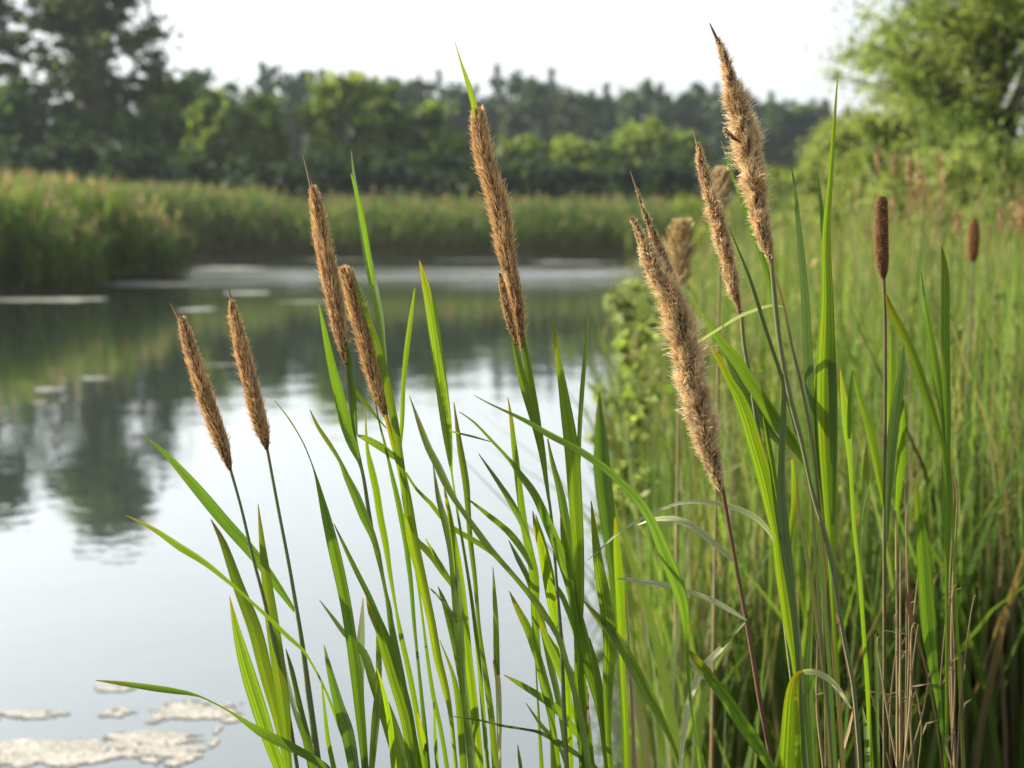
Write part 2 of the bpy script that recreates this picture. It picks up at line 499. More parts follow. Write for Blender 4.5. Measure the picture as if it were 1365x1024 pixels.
# ------------------------------------------------------------------ foreground plants, traced leaf by leaf
def seed_head(P, W, style, seed):
    """a cattail spike: a dark core wrapped in thousands of fine seed hairs; P runs from the top down"""
    rng = np.random.default_rng(seed)
    W = [w * {'combed': 0.9, 'woolly': 0.92, 'velvet': 0.98}[style] for w in W]
    mb = MB()
    k = {'combed': 0.74, 'woolly': 0.62, 'velvet': 0.88}[style]
    mb.tube(P, [w * 0.5 * k for w in W], sides=12)
    A = np.array([tuple(p) for p in P]); R = np.array(W) * 0.5
    n = len(A)
    seg = np.linalg.norm(np.diff(A, axis=0), axis=1)
    cum = np.concatenate([[0], np.cumsum(seg)]); length = cum[-1]
    count = int(length * R.mean() * 2 * math.pi * {'combed': 480000, 'woolly': 680000, 'velvet': 900000}[style])
    # more hairs where the spike is thick
    t = rng.random(count * 2) * length
    r_at = np.interp(t, cum, R)
    t = t[rng.random(len(t)) < r_at / R.max()][:count]
    m = len(t)
    C = np.stack([np.interp(t, cum, A[:, i]) for i in range(3)], 1)
    r = np.interp(t, cum, R)
    T = np.gradient(A, axis=0); T /= np.linalg.norm(T, axis=1, keepdims=True)
    up = -np.stack([np.interp(t, cum, T[:, i]) for i in range(3)], 1)
    U = np.cross(up, np.array([0.0, 1, 0.03])); U /= np.linalg.norm(U, axis=1, keepdims=True)
    Vv = np.cross(up, U)
    th = rng.random(m) * 2 * math.pi
    rad = U * np.cos(th)[:, None] + Vv * np.sin(th)[:, None]
    # tufts: hairs close together share a lean and a length
    cell_t = np.floor(t / {'combed': 0.022, 'woolly': 0.008, 'velvet': 0.004}[style] + th * 2.3 + 0.6 * rng.random(m)).astype(int)
    cell_a = np.floor(th / (2 * math.pi) * {'combed': 26, 'woolly': 12, 'velvet': 20}[style] + 0.5 * rng.random(m)).astype(int)
    key = (cell_t * 37 + cell_a * 101) % 997
    tuft = rng.normal(size=(997, 3))[key]
    tlen = rng.random(997)[key]
    if style == 'combed':
        a, b, c, ln = 0.34, 1.0, 0.13, 0.95
    elif style == 'woolly':
        a, b, c, ln = 0.62, 0.7, 0.42, 0.85
    else:
        a, b, c, ln = 1.0, 0.15, 0.25, 0.2
    d0 = rad * a + up * b + tuft * c * (0.3 if style == 'combed' else 0.6) + rng.normal(size=(m, 3)) * c * 0.6
    stray = (rng.random(m) < (0.14 if style == 'combed' else 0.0))[:, None]
    d0 = np.where(stray, d0 + rad * 0.75, d0)
    d0 /= np.linalg.norm(d0, axis=1, keepdims=True)
    d1 = d0 + up * 0.15 + tuft * c * 0.5 + rng.normal(size=(m, 3)) * c * 0.8 + np.array([0, 0, -0.05])
    d1 /= np.linalg.norm(d1, axis=1, keepdims=True)
    rm = np.maximum(r, R.max() * 0.35)
    Lh = rm * ln * (0.45 + 0.5 * tlen + 0.45 * rng.random(m))
    if style == 'woolly':
        lump_key = (np.floor(t / 0.016 + 0.5 * np.sin(th)).astype(int) * 13 + np.floor(th / (2 * math.pi) * 5).astype(int) * 71) % 997
        Lh = Lh * np.where(tlen > 0.92, 1.3, 1.0) * (0.7 + 0.55 * rng.random(997)[lump_key])
    p0 = C + rad * (r * k * 0.92)[:, None]
    p1 = p0 + d0 * (Lh * 0.5)[:, None]
    p2 = p1 + d1 * (Lh * 0.5)[:, None]
    side = np.cross(d0, rng.normal(size=(m, 3))); side /= np.linalg.norm(side, axis=1, keepdims=True)
    w = {'combed': 0.00039, 'woolly': 0.00037, 'velvet': 0.00045}[style] * (0.7 + 0.6 * rng.random(m))
    s0 = side * w[:, None]; s1 = s0 * 0.75; s2 = s0 * 0.25
    q1 = np.stack([p0 - s0, p0 + s0, p1 + s1, p1 - s1], 1)
    q2 = np.stack([p1 - s1, p1 + s1, p2 + s2, p2 - s2], 1)
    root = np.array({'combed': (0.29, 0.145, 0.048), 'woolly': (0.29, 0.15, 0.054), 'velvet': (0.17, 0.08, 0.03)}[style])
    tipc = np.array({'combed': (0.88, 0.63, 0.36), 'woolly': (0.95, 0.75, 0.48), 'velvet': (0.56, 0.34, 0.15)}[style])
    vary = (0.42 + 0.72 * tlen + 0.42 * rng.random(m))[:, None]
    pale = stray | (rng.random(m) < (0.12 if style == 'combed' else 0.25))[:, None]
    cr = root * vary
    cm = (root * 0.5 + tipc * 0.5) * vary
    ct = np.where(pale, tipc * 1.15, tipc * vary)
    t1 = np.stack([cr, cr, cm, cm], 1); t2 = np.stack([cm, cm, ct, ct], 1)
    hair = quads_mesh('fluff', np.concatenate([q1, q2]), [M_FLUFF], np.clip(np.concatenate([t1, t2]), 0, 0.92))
    return mb.mesh('seed_head', [M_CORE]), hair


class Plant:
    count = 0

    def __init__(self, kind, label, cat, depth, bx, group=None):
        Plant.count += 1
        self.rng = random.Random(Plant.count * 31 + 5)
        self.d = depth
        self.base = Vector(((bx - 682.5) / FPX * depth, depth + self.rng.uniform(-0.03, 0.05), -0.12))
        self.root = empty(kind, self.base, label, cat, group)

    def put(self, name, me):
        me.transform(Matrix.Translation(-self.base))
        return link(name, me, self.root)

    def foot(self):
        r = self.rng
        return self.base + Vector((r.uniform(-.035, .035), r.uniform(-.035, .035), 0))

    def leaf(self, pts, mat=None, off=None, twist=None, fold=0.18, name='leaf', bow=None, a1=None):
        r = self.rng
        o = r.uniform(-0.012, 0.012) if off is None else off
        bw = r.uniform(-0.07, 0.09) if bow is None else bow
        if pts[-1][1] < 1000:
            bw *= 0.6
        P, W = path3(pts, self.d + o, self.foot(), bw)
        mb = MB()
        ribbon(mb, P, W, r.uniform(-0.7, 0.7) if twist is None else twist, r.uniform(-0.5, 0.5) if a1 is None else a1, fold)
        return self.put(name, mb.mesh(name, [mat or M_LEAF]))

    def stem(self, pts, mat=None, off=0.0, name='stem'):
        P, W = path3(pts, self.d + off, self.base, 0.0)
        mb = MB()
        mb.tube(P, [w * 0.5 for w in W], 8)
        return self.put(name, mb.mesh(name, [mat or M_STEM]))

    def head(self, pts, style, seed, off=0.0, awn=None, awn_mat=None):
        P, W = path3(pts, self.d + off, None, 0.0, step=6)
        core, hair = seed_head(P, W, style, seed)
        h = self.put('seed_head', core)
        hair.transform(Matrix.Translation(-self.base))
        link('fluff', hair, h)
        if awn:
            P, W = path3(awn, self.d + off, None, 0.0, step=6)
            mb = MB(); mb.tube(P, [w * 0.5 for w in W], 6)
            me = mb.mesh('awn', [awn_mat or M_STRAW]); me.transform(Matrix.Translation(-self.base))
            link('awn', me, h)
        return h


CT = 'cattails standing in the foreground'
# --- cattail A, far left
p = Plant('cattail_plant', 'cattail with the lowest hanging brown spike, leftmost over the open water', 'cattail', 1.60, 455, CT)
p.head([(242, 424, 10), (246, 438, 16), (255, 468, 23), (268, 510, 26), (283, 555, 27), (296, 592, 25), (303, 614, 17), (307, 627, 6)], 'combed', 1,
       awn=[(227, 404, 1.5), (233, 414, 3), (243, 432, 6)])
p.stem([(307, 625, 4), (322, 679, 4), (337, 743, 4.5), (352, 800, 5), (368, 870, 5.5), (384, 950, 6), (396, 1024, 6), (400, 1050, 6)])
p.leaf([(281, 692, 1), (298, 725, 10), (318, 782, 16), (340, 840, 20), (355, 900, 19), (370, 960, 13), (380, 1010, 9), (384, 1050, 8)])
p.leaf([(344, 672, 1), (349, 720, 8), (355, 770, 14), (363, 830, 19), (373, 900, 20), (380, 950, 16), (384, 1000, 9), (388, 1040, 8)], off=-0.01)
p.leaf([(306, 795, 1), (315, 840, 11), (328, 890, 20), (345, 945, 22), (358, 985, 19), (372, 1024, 16), (385, 1060, 14)], off=-0.02)
p.leaf([(381, 865, 1), (388, 890, 6), (397, 930, 8), (405, 970, 12), (412, 1000, 13), (418, 1040, 10)])
# --- cattail B
p = Plant('cattail_plant', 'cattail with a slim upright spike, second from the left over the water', 'cattail', 1.62, 480, CT)
p.head([(309, 402, 9), (313, 425, 18), (322, 465, 24), (333, 510, 26), (344, 555, 27), (352, 582, 22), (356, 600, 6)], 'combed', 2,
       awn=[(305, 385, 1.5), (307, 395, 3), (311, 412, 6)])
p.stem([(356, 598, 4), (371, 679, 4.5), (385, 752, 5), (395, 810, 5.5), (403, 860, 7), (411, 920, 9), (419, 980, 10), (425, 1024, 10), (428, 1050, 9)])
p.leaf([(190, 580, 1), (220, 605, 7), (262, 652, 15), (300, 697, 17), (340, 742, 16), (372, 785, 11), (393, 815, 4)], bow=-0.06, twist=0.3)
p.leaf([(378, 880, 3), (385, 915, 7), (397, 955, 9), (408, 985, 10), (420, 1024, 10), (425, 1050, 9)], M_GREY)
# --- arching reed at the left
p = Plant('reed_plant', 'reed with long blades arching far left over the pale water and floating scum', 'reed', 1.57, 520, 'leafy reed shoots in the foreground')
p.leaf([(168, 687, 1), (205, 706, 6), (240, 730, 10), (275, 752, 8), (320, 789, 4), (355, 821, 5), (385, 850, 6), (404, 867, 4), (418, 889, 3), (430, 912, 3), (440, 935, 4), (450, 962, 5), (464, 1000, 6), (475, 1040, 6)], bow=-0.1, twist=0.5)
p.leaf([(128, 907, 1), (160, 911, 6), (200, 917, 9), (235, 922, 8), (265, 928, 3), (300, 945, 2.5), (320, 958, 5), (345, 975, 12), (375, 990, 14), (405, 1005, 12), (432, 1022, 11), (455, 1045, 9)], bow=-0.12, twist=0.6)
p.leaf([(428, 905, 1.5), (432, 940, 4), (437, 985, 6), (445, 1024, 7), (450, 1050, 7)])
p.leaf([(432, 860, 1), (440, 895, 9), (452, 940, 15), (463, 975, 19), (472, 1024, 16), (478, 1060, 12)])
# --- cattail C
p = Plant('cattail_plant', 'cattail with a narrow dark spike and a long straw coloured awn, left of centre', 'cattail', 1.60, 560, CT)
p.head([(417, 250, 11), (422, 275, 20), (430, 320, 27), (440, 370, 29), (450, 420, 28), (457, 460, 22), (462, 487, 7)], 'combed', 3,
       awn=[(404, 206, 1.5), (409, 225, 3), (417, 256, 5)])
p.stem([(462, 485, 5), (466, 530, 4), (474, 585, 4), (485, 640, 5), (491, 680, 6), (499, 725, 6), (510, 770, 5), (522, 830, 6), (536, 900, 7), (548, 960, 7), (560, 1024, 7), (564, 1050, 7)])
p.leaf([(425, 405, 1), (432, 440, 7), (440, 480, 11), (452, 530, 15), (462, 570, 17), (472, 598, 13), (478, 615, 4), (483, 632, 3)], off=-0.008)
p.leaf([(462, 455, 2), (466, 480, 6), (469, 510, 8), (472, 545, 8), (475, 580, 4)])
p.leaf([(459, 504, 4), (470, 517, 6), (485, 535, 6), (500, 554, 4), (515, 571, 1.5)])
p.leaf([(366, 534, .8), (385, 558, 2), (405, 592, 1.8), (418, 625, 2), (425, 650, 6), (435, 690, 13), (447, 740, 17), (460, 800, 16), (468, 850, 16), (475, 900, 17), (481, 960, 14), (487, 1024, 10), (490, 1050, 9)], bow=-0.05)
p.leaf([(484, 797, 1), (482, 840, 10), (480, 880, 14), (480, 930, 13), (483, 980, 10), (486, 1024, 8), (490, 1050, 8)])
p.leaf([(503, 828, 1), (505, 870, 8), (505, 910, 9), (501, 960, 12), (496, 1020, 9), (494, 1060, 8)])
# --- cattail D
p = Plant('cattail_plant', 'cattail with a pale-tipped leaning spike half hidden behind a green blade', 'cattail', 1.63, 650, CT)
p.head([(458, 357, 12), (463, 368, 22), (471, 395, 26), (481, 435, 28), (493, 480, 28), (504, 520, 25), (511, 545, 17), (516, 560, 6)], 'combed', 4)
p.leaf([(514, 553, 5), (525, 594, 8), (535, 628, 11), (543, 670, 14), (550, 720, 17), (562, 771, 14), (575, 830, 12), (583, 875, 12), (594, 919, 10), (601, 956, 6), (608, 1024, 5), (612, 1060, 5)], M_LEAF, off=-0.02, fold=0.5, twist=0.1, a1=0, bow=0, name='sheath')
p.leaf([(470, 360, 1), (476, 382, 4), (484, 407, 6), (500, 451, 10), (513, 500, 11), (524, 555, 12), (532, 600, 10), (538, 640, 8), (543, 690, 6)], off=-0.03, bow=0)
p.leaf([(468, 200, .8), (472, 235, 4), (480, 285, 8), (490, 340, 11), (500, 390, 12), (507, 425, 11), (512, 465, 6), (516, 510, 4), (522, 560, 3), (530, 600, 3)])
p.leaf([(468, 232, 2), (476, 262, 5), (484, 300, 7), (492, 345, 6), (498, 380, 3)])
p.leaf([(553, 384, 1), (549, 414, 5), (543, 458, 7), (538, 508, 6), (536, 559, 6), (534, 593, 4), (535, 612, 3)])
p.leaf([(477, 580, 3), (490, 585, 9), (510, 597, 11), (524, 608, 8), (531, 613, 4)], bow=-0.04)
p.leaf([(541, 630, 3), (555, 652, 4), (574, 671, 6), (587, 688, 6), (605, 705, 7), (629, 719, 8), (645, 729, 7), (657, 740, 3)])
p.leaf([(551, 712, 4), (559, 724, 8), (577, 742, 11), (592, 764, 10), (604, 782, 6), (614, 802, 4)])
# --- reed shoots between the cattails
RD = 'leafy reed shoots in the foreground'
p = Plant('reed_plant', 'fan of broad bright green blades rising at the bottom just left of centre', 'reed', 1.56, 610, RD)
p.leaf([(426, 800, 1), (445, 825, 5), (460, 845, 7), (485, 870, 11), (497, 905, 14), (515, 950, 21), (530, 995, 24), (540, 1030, 20)], off=0.02)
p.leaf([(445, 698, 1), (460, 730, 5), (477, 765, 7), (492, 795, 8), (505, 825, 8), (515, 850, 11), (526, 890, 16), (540, 940, 18), (550, 990, 15), (556, 1024, 12), (560, 1050, 10)])
p.leaf([(488, 795, 1), (494, 817, 7), (504, 838, 10), (513, 870, 12), (525, 910, 13), (540, 960, 14), (550, 1024, 11), (553, 1050, 9)], off=-0.01)
p.leaf([(413, 546, 1), (424, 569, 5), (440, 593, 6), (454, 616, 5), (462, 635, 9), (474, 660, 13), (486, 690, 13), (496, 712, 10), (504, 737, 7), (510, 763, 3.5), (515, 791, 4), (519, 813, 8), (523, 845, 8), (532, 890, 8), (542, 945, 8), (552, 1024, 8), (556, 1050, 8)], bow=-0.06)
p.leaf([(502, 890, 1), (512, 925, 6), (520, 970, 9), (525, 1024, 9), (528, 1060, 9)])
p = Plant('reed_plant', 'thin upright reed shoots crossing the cattail stems left of centre', 'reed', 1.66, 640, RD)
p.leaf([(487, 543, 1), (488, 576, 3), (490, 601, 5), (494, 621, 9), (501, 652, 10), (507, 690, 10), (514, 725, 9), (520, 765, 6), (528, 813, 4), (535, 850, 7), (546, 900, 8), (557, 960, 8), (564, 1010, 7), (568, 1050, 7)])
p.leaf([(498, 520, 1.2), (504, 557, 2), (512, 588, 3.5), (518, 614, 4), (524, 640, 6), (531, 670, 8), (540, 717, 8), (544, 746, 7), (548, 780, 6), (552, 830, 5), (556, 870, 4), (561, 919, 5), (566, 970, 6), (571, 1024, 6), (574, 1050, 6)])
p.leaf([(541, 690, 1.2), (550, 740, 2.2), (557, 778, 3), (565, 838, 3.5), (571, 885, 5), (578, 930, 6), (587, 970, 6), (596, 1024, 6), (598, 1050, 6)])
p.leaf([(556, 948, 1), (563, 978, 6), (569, 1012, 7), (573, 1050, 7)])
p.leaf([(578, 932, 2), (580, 987, 5), (583, 1024, 5), (585, 1050, 5)])
# --- central reed with the big bright blade
p = Plant('reed_plant', 'reed with one tall broad sunlit blade pointing up beside the central water', 'reed', 1.60, 690, RD)
p.leaf([(559, 347, 1), (566, 377, 10), (573, 407, 15), (580, 451, 17), (585, 492, 17), (590, 530, 17), (595, 570, 15), (599, 605, 9), (602, 630, 3), (606, 657, 3), (611, 690, 3.5), (621, 750, 4), (630, 810, 5), (638, 880, 6), (644, 950, 6), (650, 1024, 6), (652, 1050, 6)], bow=0.03, twist=0.2)
p.leaf([(546, 528, 1), (554, 550, 4), (562, 572, 8), (572, 598, 10), (584, 621, 11), (594, 643, 11), (607, 667, 8), (622, 688, 7), (637, 709, 9), (654, 732, 9), (677, 758, 7), (696, 780, 7), (713, 800, 10), (728, 822, 9), (745, 850, 8), (760, 900, 8), (775, 960, 9), (785, 1024, 9), (790, 1050, 9)], bow=-0.05, off=-0.03)
p.leaf([(577, 617, 1), (585, 665, 7), (595, 700, 11), (603, 740, 11), (609, 790, 15), (613, 850, 14), (617, 902, 11), (624, 965, 12), (630, 1024, 12), (632, 1050, 11)])
p.leaf([(592, 650, 2), (598, 680, 6), (605, 720, 9), (612, 771, 13), (617, 820, 15), (624, 880, 13), (632, 945, 12), (640, 1024, 11), (642, 1050, 11)], off=0.01)
p.leaf([(605, 536, 1), (609, 567, 5), (614, 601, 9), (621, 643, 10), (624, 680, 8), (627, 720, 7), (633, 771, 6), (638, 830, 5), (643, 870, 6), (650, 919, 9), (656, 965, 9), (660, 1024, 9), (662, 1050, 9)])
p.leaf([(567, 718, 1), (575, 732, 4), (584, 748, 5), (592, 763, 3)])
p.leaf([(584, 782, 1), (594, 808, 9), (602, 838, 11), (611, 880, 11), (620, 940, 10), (628, 1024, 9), (631, 1050, 9)])
p.leaf([(572, 783, 1.5), (589, 800, 4), (601, 816, 5), (610, 830, 4)])
p.leaf([(586, 853, 1), (602, 894, 5), (610, 928, 9), (614, 970, 10), (618, 1020, 11), (620, 1050, 10)])
p.leaf([(657, 756, 1), (659, 790, 5), (661, 830, 8), (662, 880, 9), (663, 900, 8)], bow=0.02)
p.leaf([(658, 880, 4), (663, 905, 8), (665, 950, 8), (665, 1000, 6), (666, 1040, 6)], M_PALE, off=-0.004, bow=0, twist=0.5)
p.leaf([(600, 575, 2), (630, 582, 3), (654, 589, 1)], bow=-0.03)
# --- cattail E, the big central spike
p = Plant('cattail_plant', 'cattail with the thick golden brown spike and green blade tip above it, centre', 'cattail', 1.58, 830, CT)
p.head([(637, 147, 18), (640, 175, 28), (645, 209, 31), (656, 243, 32), (665, 276, 34), (671, 310, 34), (676, 343, 30), (681, 365, 26), (687, 395, 26), (691, 424, 24), (695, 450, 16), (698, 472, 6)], 'combed', 5)
p.head([(666, 364, 4), (670, 382, 11), (675, 408, 14), (681, 433, 14), (689, 460, 7)], 'combed', 6, off=-0.012)
p.leaf([(606, 55, .8), (615, 85, 3), (625, 115, 7), (632, 142, 8), (638, 165, 6), (645, 190, 3)], bow=0.0)
p.leaf([(684, 452, 4), (690, 480, 9), (699, 515, 13), (709, 545, 15), (717, 575, 13), (723, 605, 10), (728, 640, 6), (732, 668, 4)], off=-0.012, bow=0)
p.leaf([(696, 445, 4), (702, 480, 10), (709, 520, 11), (716, 555, 9), (722, 590, 5), (726, 620, 3)], off=-0.004, bow=0)
p.stem([(696, 465, 4), (712, 560, 4), (726, 630, 4), (735, 690, 4), (739, 737, 4), (742, 778, 4), (748, 850, 5), (752, 950, 6), (756, 1024, 6), (758, 1050, 6)])
p.leaf([(612, 549, 1), (632, 563, 3), (654, 586, 4), (679, 613, 5), (692, 631, 9), (708, 652, 11), (719, 672, 12), (730, 698, 14), (740, 722, 15), (750, 748, 16), (759, 780, 13), (765, 815, 10), (770, 860, 9), (777, 940, 9), (784, 1024, 9), (788, 1050, 9)], bow=-0.06)
p.leaf([(677, 530, 1), (681, 556, 5), (685, 593, 8), (689, 626, 10), (693, 660, 10), (699, 704, 11), (706, 737, 12), (712, 771, 14), (713, 813, 12), (715, 850, 10), (721, 900, 9), (735, 960, 9), (744, 1024, 9), (748, 1050, 9)])
p.leaf([(638, 605, 1), (662, 640, 6), (680, 668, 9), (692, 690, 9), (703, 715, 7), (709, 735, 4)])
p.leaf([(622, 664, 1.5), (630, 670, 3), (654, 689, 7), (676, 707, 9), (692, 726, 10), (702, 743, 7), (710, 760, 4)])
# --- arching dark blade
p = Plant('reed_plant', 'dark green blade arching right from beside the central spike and drooping over the thicket', 'reed', 1.52, 985, RD)
p.leaf([(632, 527, .8), (650, 537, 2), (669, 546, 3), (690, 556, 5), (711, 567, 7), (730, 579, 9), (770, 600, 10), (804, 623, 11), (831, 647, 11), (854, 672, 13), (870, 700, 14), (887, 742, 19), (901, 776, 20), (911, 810, 15), (914, 843, 10), (916, 875, 5), (920, 930, 4), (930, 1000, 4), (937, 1050, 5)], M_LEAF, bow=-0.05, off=-0.03, twist=0.5, a1=0.2)
p.leaf([(918, 868, 5), (934, 886, 13), (950, 908, 15), (971, 936, 18), (991, 967, 20), (1010, 994, 18), (1026, 1020, 14), (1045, 1050, 12)], bow=-0.03, twist=0.2)
p.leaf([(915, 868, 8), (922, 878, 11), (932, 893, 10), (940, 905, 5)], M_PALE, off=-0.004, bow=0, twist=0.2)
# --- mid clumps
p = Plant('reed_plant', 'crowded reed tuft with short pointed blades below the central spike', 'reed', 1.64, 800, RD)
p.leaf([(678, 720, 1), (691, 746, 7), (703, 769, 8), (709, 788, 7), (715, 812, 5)])
p.leaf([(679, 788, 1), (691, 813, 9), (704, 838, 12), (713, 864, 12), (721, 888, 11), (729, 916, 10), (735, 940, 9), (737, 987, 8), (738, 1024, 8), (740, 1050, 8)])
p.leaf([(710, 681, 1), (714, 704, 7), (721, 729, 11), (728, 763, 14), (736, 805, 15), (743, 838, 13), (750, 870, 10), (757, 930, 10), (760, 1024, 10), (762, 1050, 10)])
p.leaf([(714, 686, 1), (722, 715, 7), (731, 750, 9), (738, 785, 9), (744, 820, 8), (748, 860, 5)], off=-0.01)
p.leaf([(716, 815, 2), (728, 852, 9), (738, 874, 12), (748, 899, 11), (758, 928, 7), (765, 955, 4), (776, 1000, 4), (782, 1040, 4)])
p.leaf([(724, 835, 2), (736, 858, 6), (751, 881, 10), (763, 903, 11), (768, 928, 11), (771, 961, 9), (774, 1000, 7), (778, 1040, 7)], off=-0.015)
p.leaf([(708, 775, 2), (718, 810, 8), (727, 850, 10), (735, 890, 10), (744, 930, 9), (752, 980, 8), (756, 1024, 8), (760, 1050, 8)], off=0.02)
p.leaf([(672, 900, 1), (691, 911, 7), (714, 925, 10), (738, 942, 12), (755, 960, 11), (768, 977, 9), (777, 995, 6), (787, 1030, 6)], bow=-0.06, off=-0.02)
p.leaf([(603, 955, 1), (639, 960, 2.5), (667, 967, 3.5), (704, 973, 3.5), (721, 977, 5), (746, 990, 8), (768, 1005, 7), (790, 1019, 6), (806, 1040, 5)], M_GREY, bow=-0.08, off=-0.03)
p.leaf([(701, 937, 1), (714, 956, 4), (726, 972, 6), (738, 984, 5), (750, 1005, 5), (760, 1040, 5)], off=-0.01)
p.leaf([(690, 993, 1), (693, 1015, 5), (697, 1050, 6)])
p.leaf([(714, 880, 2), (716, 920, 2.5), (719, 970, 4), (722, 1024, 6), (724, 1050, 6)])
p = Plant('reed_plant', 'tall broad-bladed reed standing just right of the central spike stem', 'reed', 1.60, 850, RD)
p.leaf([(730, 585, 2), (736, 615, 6), (745, 648, 10), (750, 672, 12), (755, 704, 13), (761, 737, 12), (765, 771, 12), (769, 820, 11), (770, 880, 10), (772, 950, 9), (776, 1024, 9), (778, 1050, 9)], M_LEAF)
p.leaf([(737, 421, 1), (743, 475, 8), (749, 510, 12), (755, 550, 17), (760, 584, 20), (764, 622, 21), (767, 670, 20), (770, 720, 18), (772, 771, 15), (772, 813, 13), (771, 850, 11), (770, 900, 10), (773, 960, 9), (779, 1024, 8), (782, 1050, 8)], off=-0.01, twist=0.15)
p.leaf([(783, 405, 1), (782, 451, 4), (777, 509, 6), (773, 569, 6), (772, 610, 5), (771, 660, 3)])
p.leaf([(732, 770, 2), (745, 788, 7), (754, 806, 8), (763, 832, 8), (772, 862, 8), (778, 890, 5)])
p.leaf([(762, 775, 1), (769, 810, 10), (777, 845, 15), (788, 894, 19), (799, 933, 17), (805, 970, 13), (808, 1005, 10), (810, 1040, 8)], off=-0.02)
p.leaf([(747, 690, 1), (752, 720, 10), (758, 760, 13), (764, 800, 14), (770, 840, 12), (776, 890, 9), (782, 950, 8), (790, 1024, 8), (794, 1050, 8)], off=0.015)
p.leaf([(783, 914, 3), (782, 940, 7), (781, 980, 9), (784, 1024, 7), (787, 1050, 7)], M_BROWNSTEM, off=-0.03)
p = Plant('reed_plant', 'blurred broad blades standing behind the central clump at the thicket edge', 'reed', 2.05, 830, RD)
p.leaf([(799, 522, 1), (799, 550, 10), (801, 584, 18), (802, 618, 24), (806, 660, 25), (811, 700, 22), (816, 745, 17), (820, 788, 13), (826, 840, 11), (830, 900, 10), (832, 960, 10), (834, 1024, 10), (836, 1050, 10)], twist=0.1)
p.leaf([(820, 690, 2), (822, 730, 10), (826, 780, 14), (828, 830, 12), (830, 890, 8), (834, 960, 8), (837, 1040, 8)])
p = Plant('reed_plant', 'reed with a wide blade slanting down right across the edge of the thicket', 'reed', 1.55, 900, RD)
p.leaf([(788, 668, 1.5), (792, 704, 8), (797, 746, 14), (804, 788, 18), (810, 822, 20), (813, 860, 19), (811, 902, 16), (810, 953, 11), (812, 1004, 8), (816, 1040, 8)])
p.leaf([(778, 801, 2), (789, 814, 6), (800, 826, 11), (813, 840, 14), (826, 858, 15), (848, 896, 16), (868, 933, 14), (888, 972, 9), (902, 1006, 5), (912, 1040, 5)], off=-0.02, twist=0.3)
p.leaf([(786, 850, 1), (795, 890, 7), (803, 940, 10), (808, 990, 9), (811, 1040, 8)])
p.leaf([(835, 790, 2), (838, 850, 3), (842, 930, 4), (846, 1024, 5), (848, 1050, 5)], M_STRAW)
# --- cattail F
p = Plant('cattail_plant', 'cattail with the long frayed two-pointed spike bending left over the shoreline', 'cattail', 1.56, 1100, CT)
p.head([(843, 290, 4), (850, 308, 13), (858, 325, 19), (867, 345, 25), (880, 370, 33), (894, 396, 37), (906, 430, 42), (916, 475, 44), (927, 525, 43), (937, 565, 41), (944, 595, 36), (952, 622, 27), (958, 643, 18), (963, 657, 6)], 'woolly', 7,
       awn=[(834, 283, 1.5), (842, 293, 3), (852, 312, 5)])
p.head([(849, 252, 3), (857, 277, 7), (866, 300, 11), (876, 323, 15), (885, 345, 17), (894, 370, 18), (902, 395, 16)], 'woolly', 8, off=0.006,
       awn=[(840, 228, 1.2), (845, 242, 2), (852, 262, 3.5)])
p.stem([(963, 652, 6), (975, 720, 5), (986, 780, 5.5), (995, 828, 6), (1004, 880, 6.5), (1014, 940, 7), (1030, 1024, 7), (1034, 1050, 7)], M_BROWNSTEM)
p.leaf([(822, 772, 1), (840, 773, 6), (862, 777, 8), (887, 780, 8), (911, 787, 6), (938, 796, 7), (963, 808, 8), (982, 819, 5), (995, 827, 3)], M_PALE, bow=-0.08, twist=0.7)
p.leaf([(850, 700, 1), (870, 693, 5), (895, 692, 9), (920, 700, 10), (945, 719, 10), (969, 740, 6), (987, 757, 2)], M_PALE, bow=0.06, twist=0.6)
p.leaf([(906, 1035, 4), (909, 1000, 6), (914, 965, 8), (920, 930, 9), (930, 905, 11), (944, 884, 11), (959, 867, 9), (968, 857, 5)], M_PALE, bow=-0.05, twist=0.3)
p.leaf([(962, 863, 5), (970, 853, 6), (980, 843, 5), (994, 828, 3)], bow=-0.02)
# --- cattail G
p = Plant('cattail_plant', 'cattail with the feathery medium spike standing between two taller shaggy ones', 'cattail', 1.66, 1110, CT)
p.head([(930, 190, 5), (933, 205, 12), (939, 235, 18), (946, 260, 20), (954, 282, 22), (960, 305, 25), (965, 325, 26), (973, 360, 24), (979, 387, 19), (984, 405, 12), (986, 419, 5)], 'woolly', 9,
       awn=[(924, 174, 1.2), (928, 188, 2.5), (934, 206, 4)])
p.stem([(988, 414, 5), (992, 460, 5.5), (999, 500, 6), (1010, 570, 6), (1024, 660, 6), (1038, 760, 6), (1050, 860, 6), (1062, 960, 6), (1068, 1024, 6), (1071, 1050, 6)])
p.leaf([(915, 385, .8), (932, 413, 2.5), (947, 436, 6), (958, 452, 11), (970, 467, 15), (985, 486, 17), (997, 506, 17), (1016, 534, 18), (1034, 562, 19), (1053, 586, 16), (1066, 606, 10), (1076, 622, 4)], off=-0.02, bow=-0.03, twist=0.15)
p.leaf([(966, 470, 4), (985, 505, 15), (1003, 540, 17), (1022, 570, 13), (1040, 592, 5)], M_GREY, off=0.01)
p.leaf([(943, 456, 2), (958, 478, 9), (970, 503, 10), (984, 528, 16), (996, 559, 20), (1006, 593, 21), (1019, 638, 22), (1028, 680, 18), (1035, 715, 15), (1041, 763, 17), (1050, 831, 13), (1058, 881, 8), (1065, 940, 7), (1070, 1024, 7), (1072, 1050, 7)], off=-0.01, twist=0.2)
p.leaf([(1018, 555, 3), (1026, 601, 8), (1032, 643, 9), (1038, 690, 9), (1046, 745, 8), (1054, 800, 6), (1060, 850, 4)])
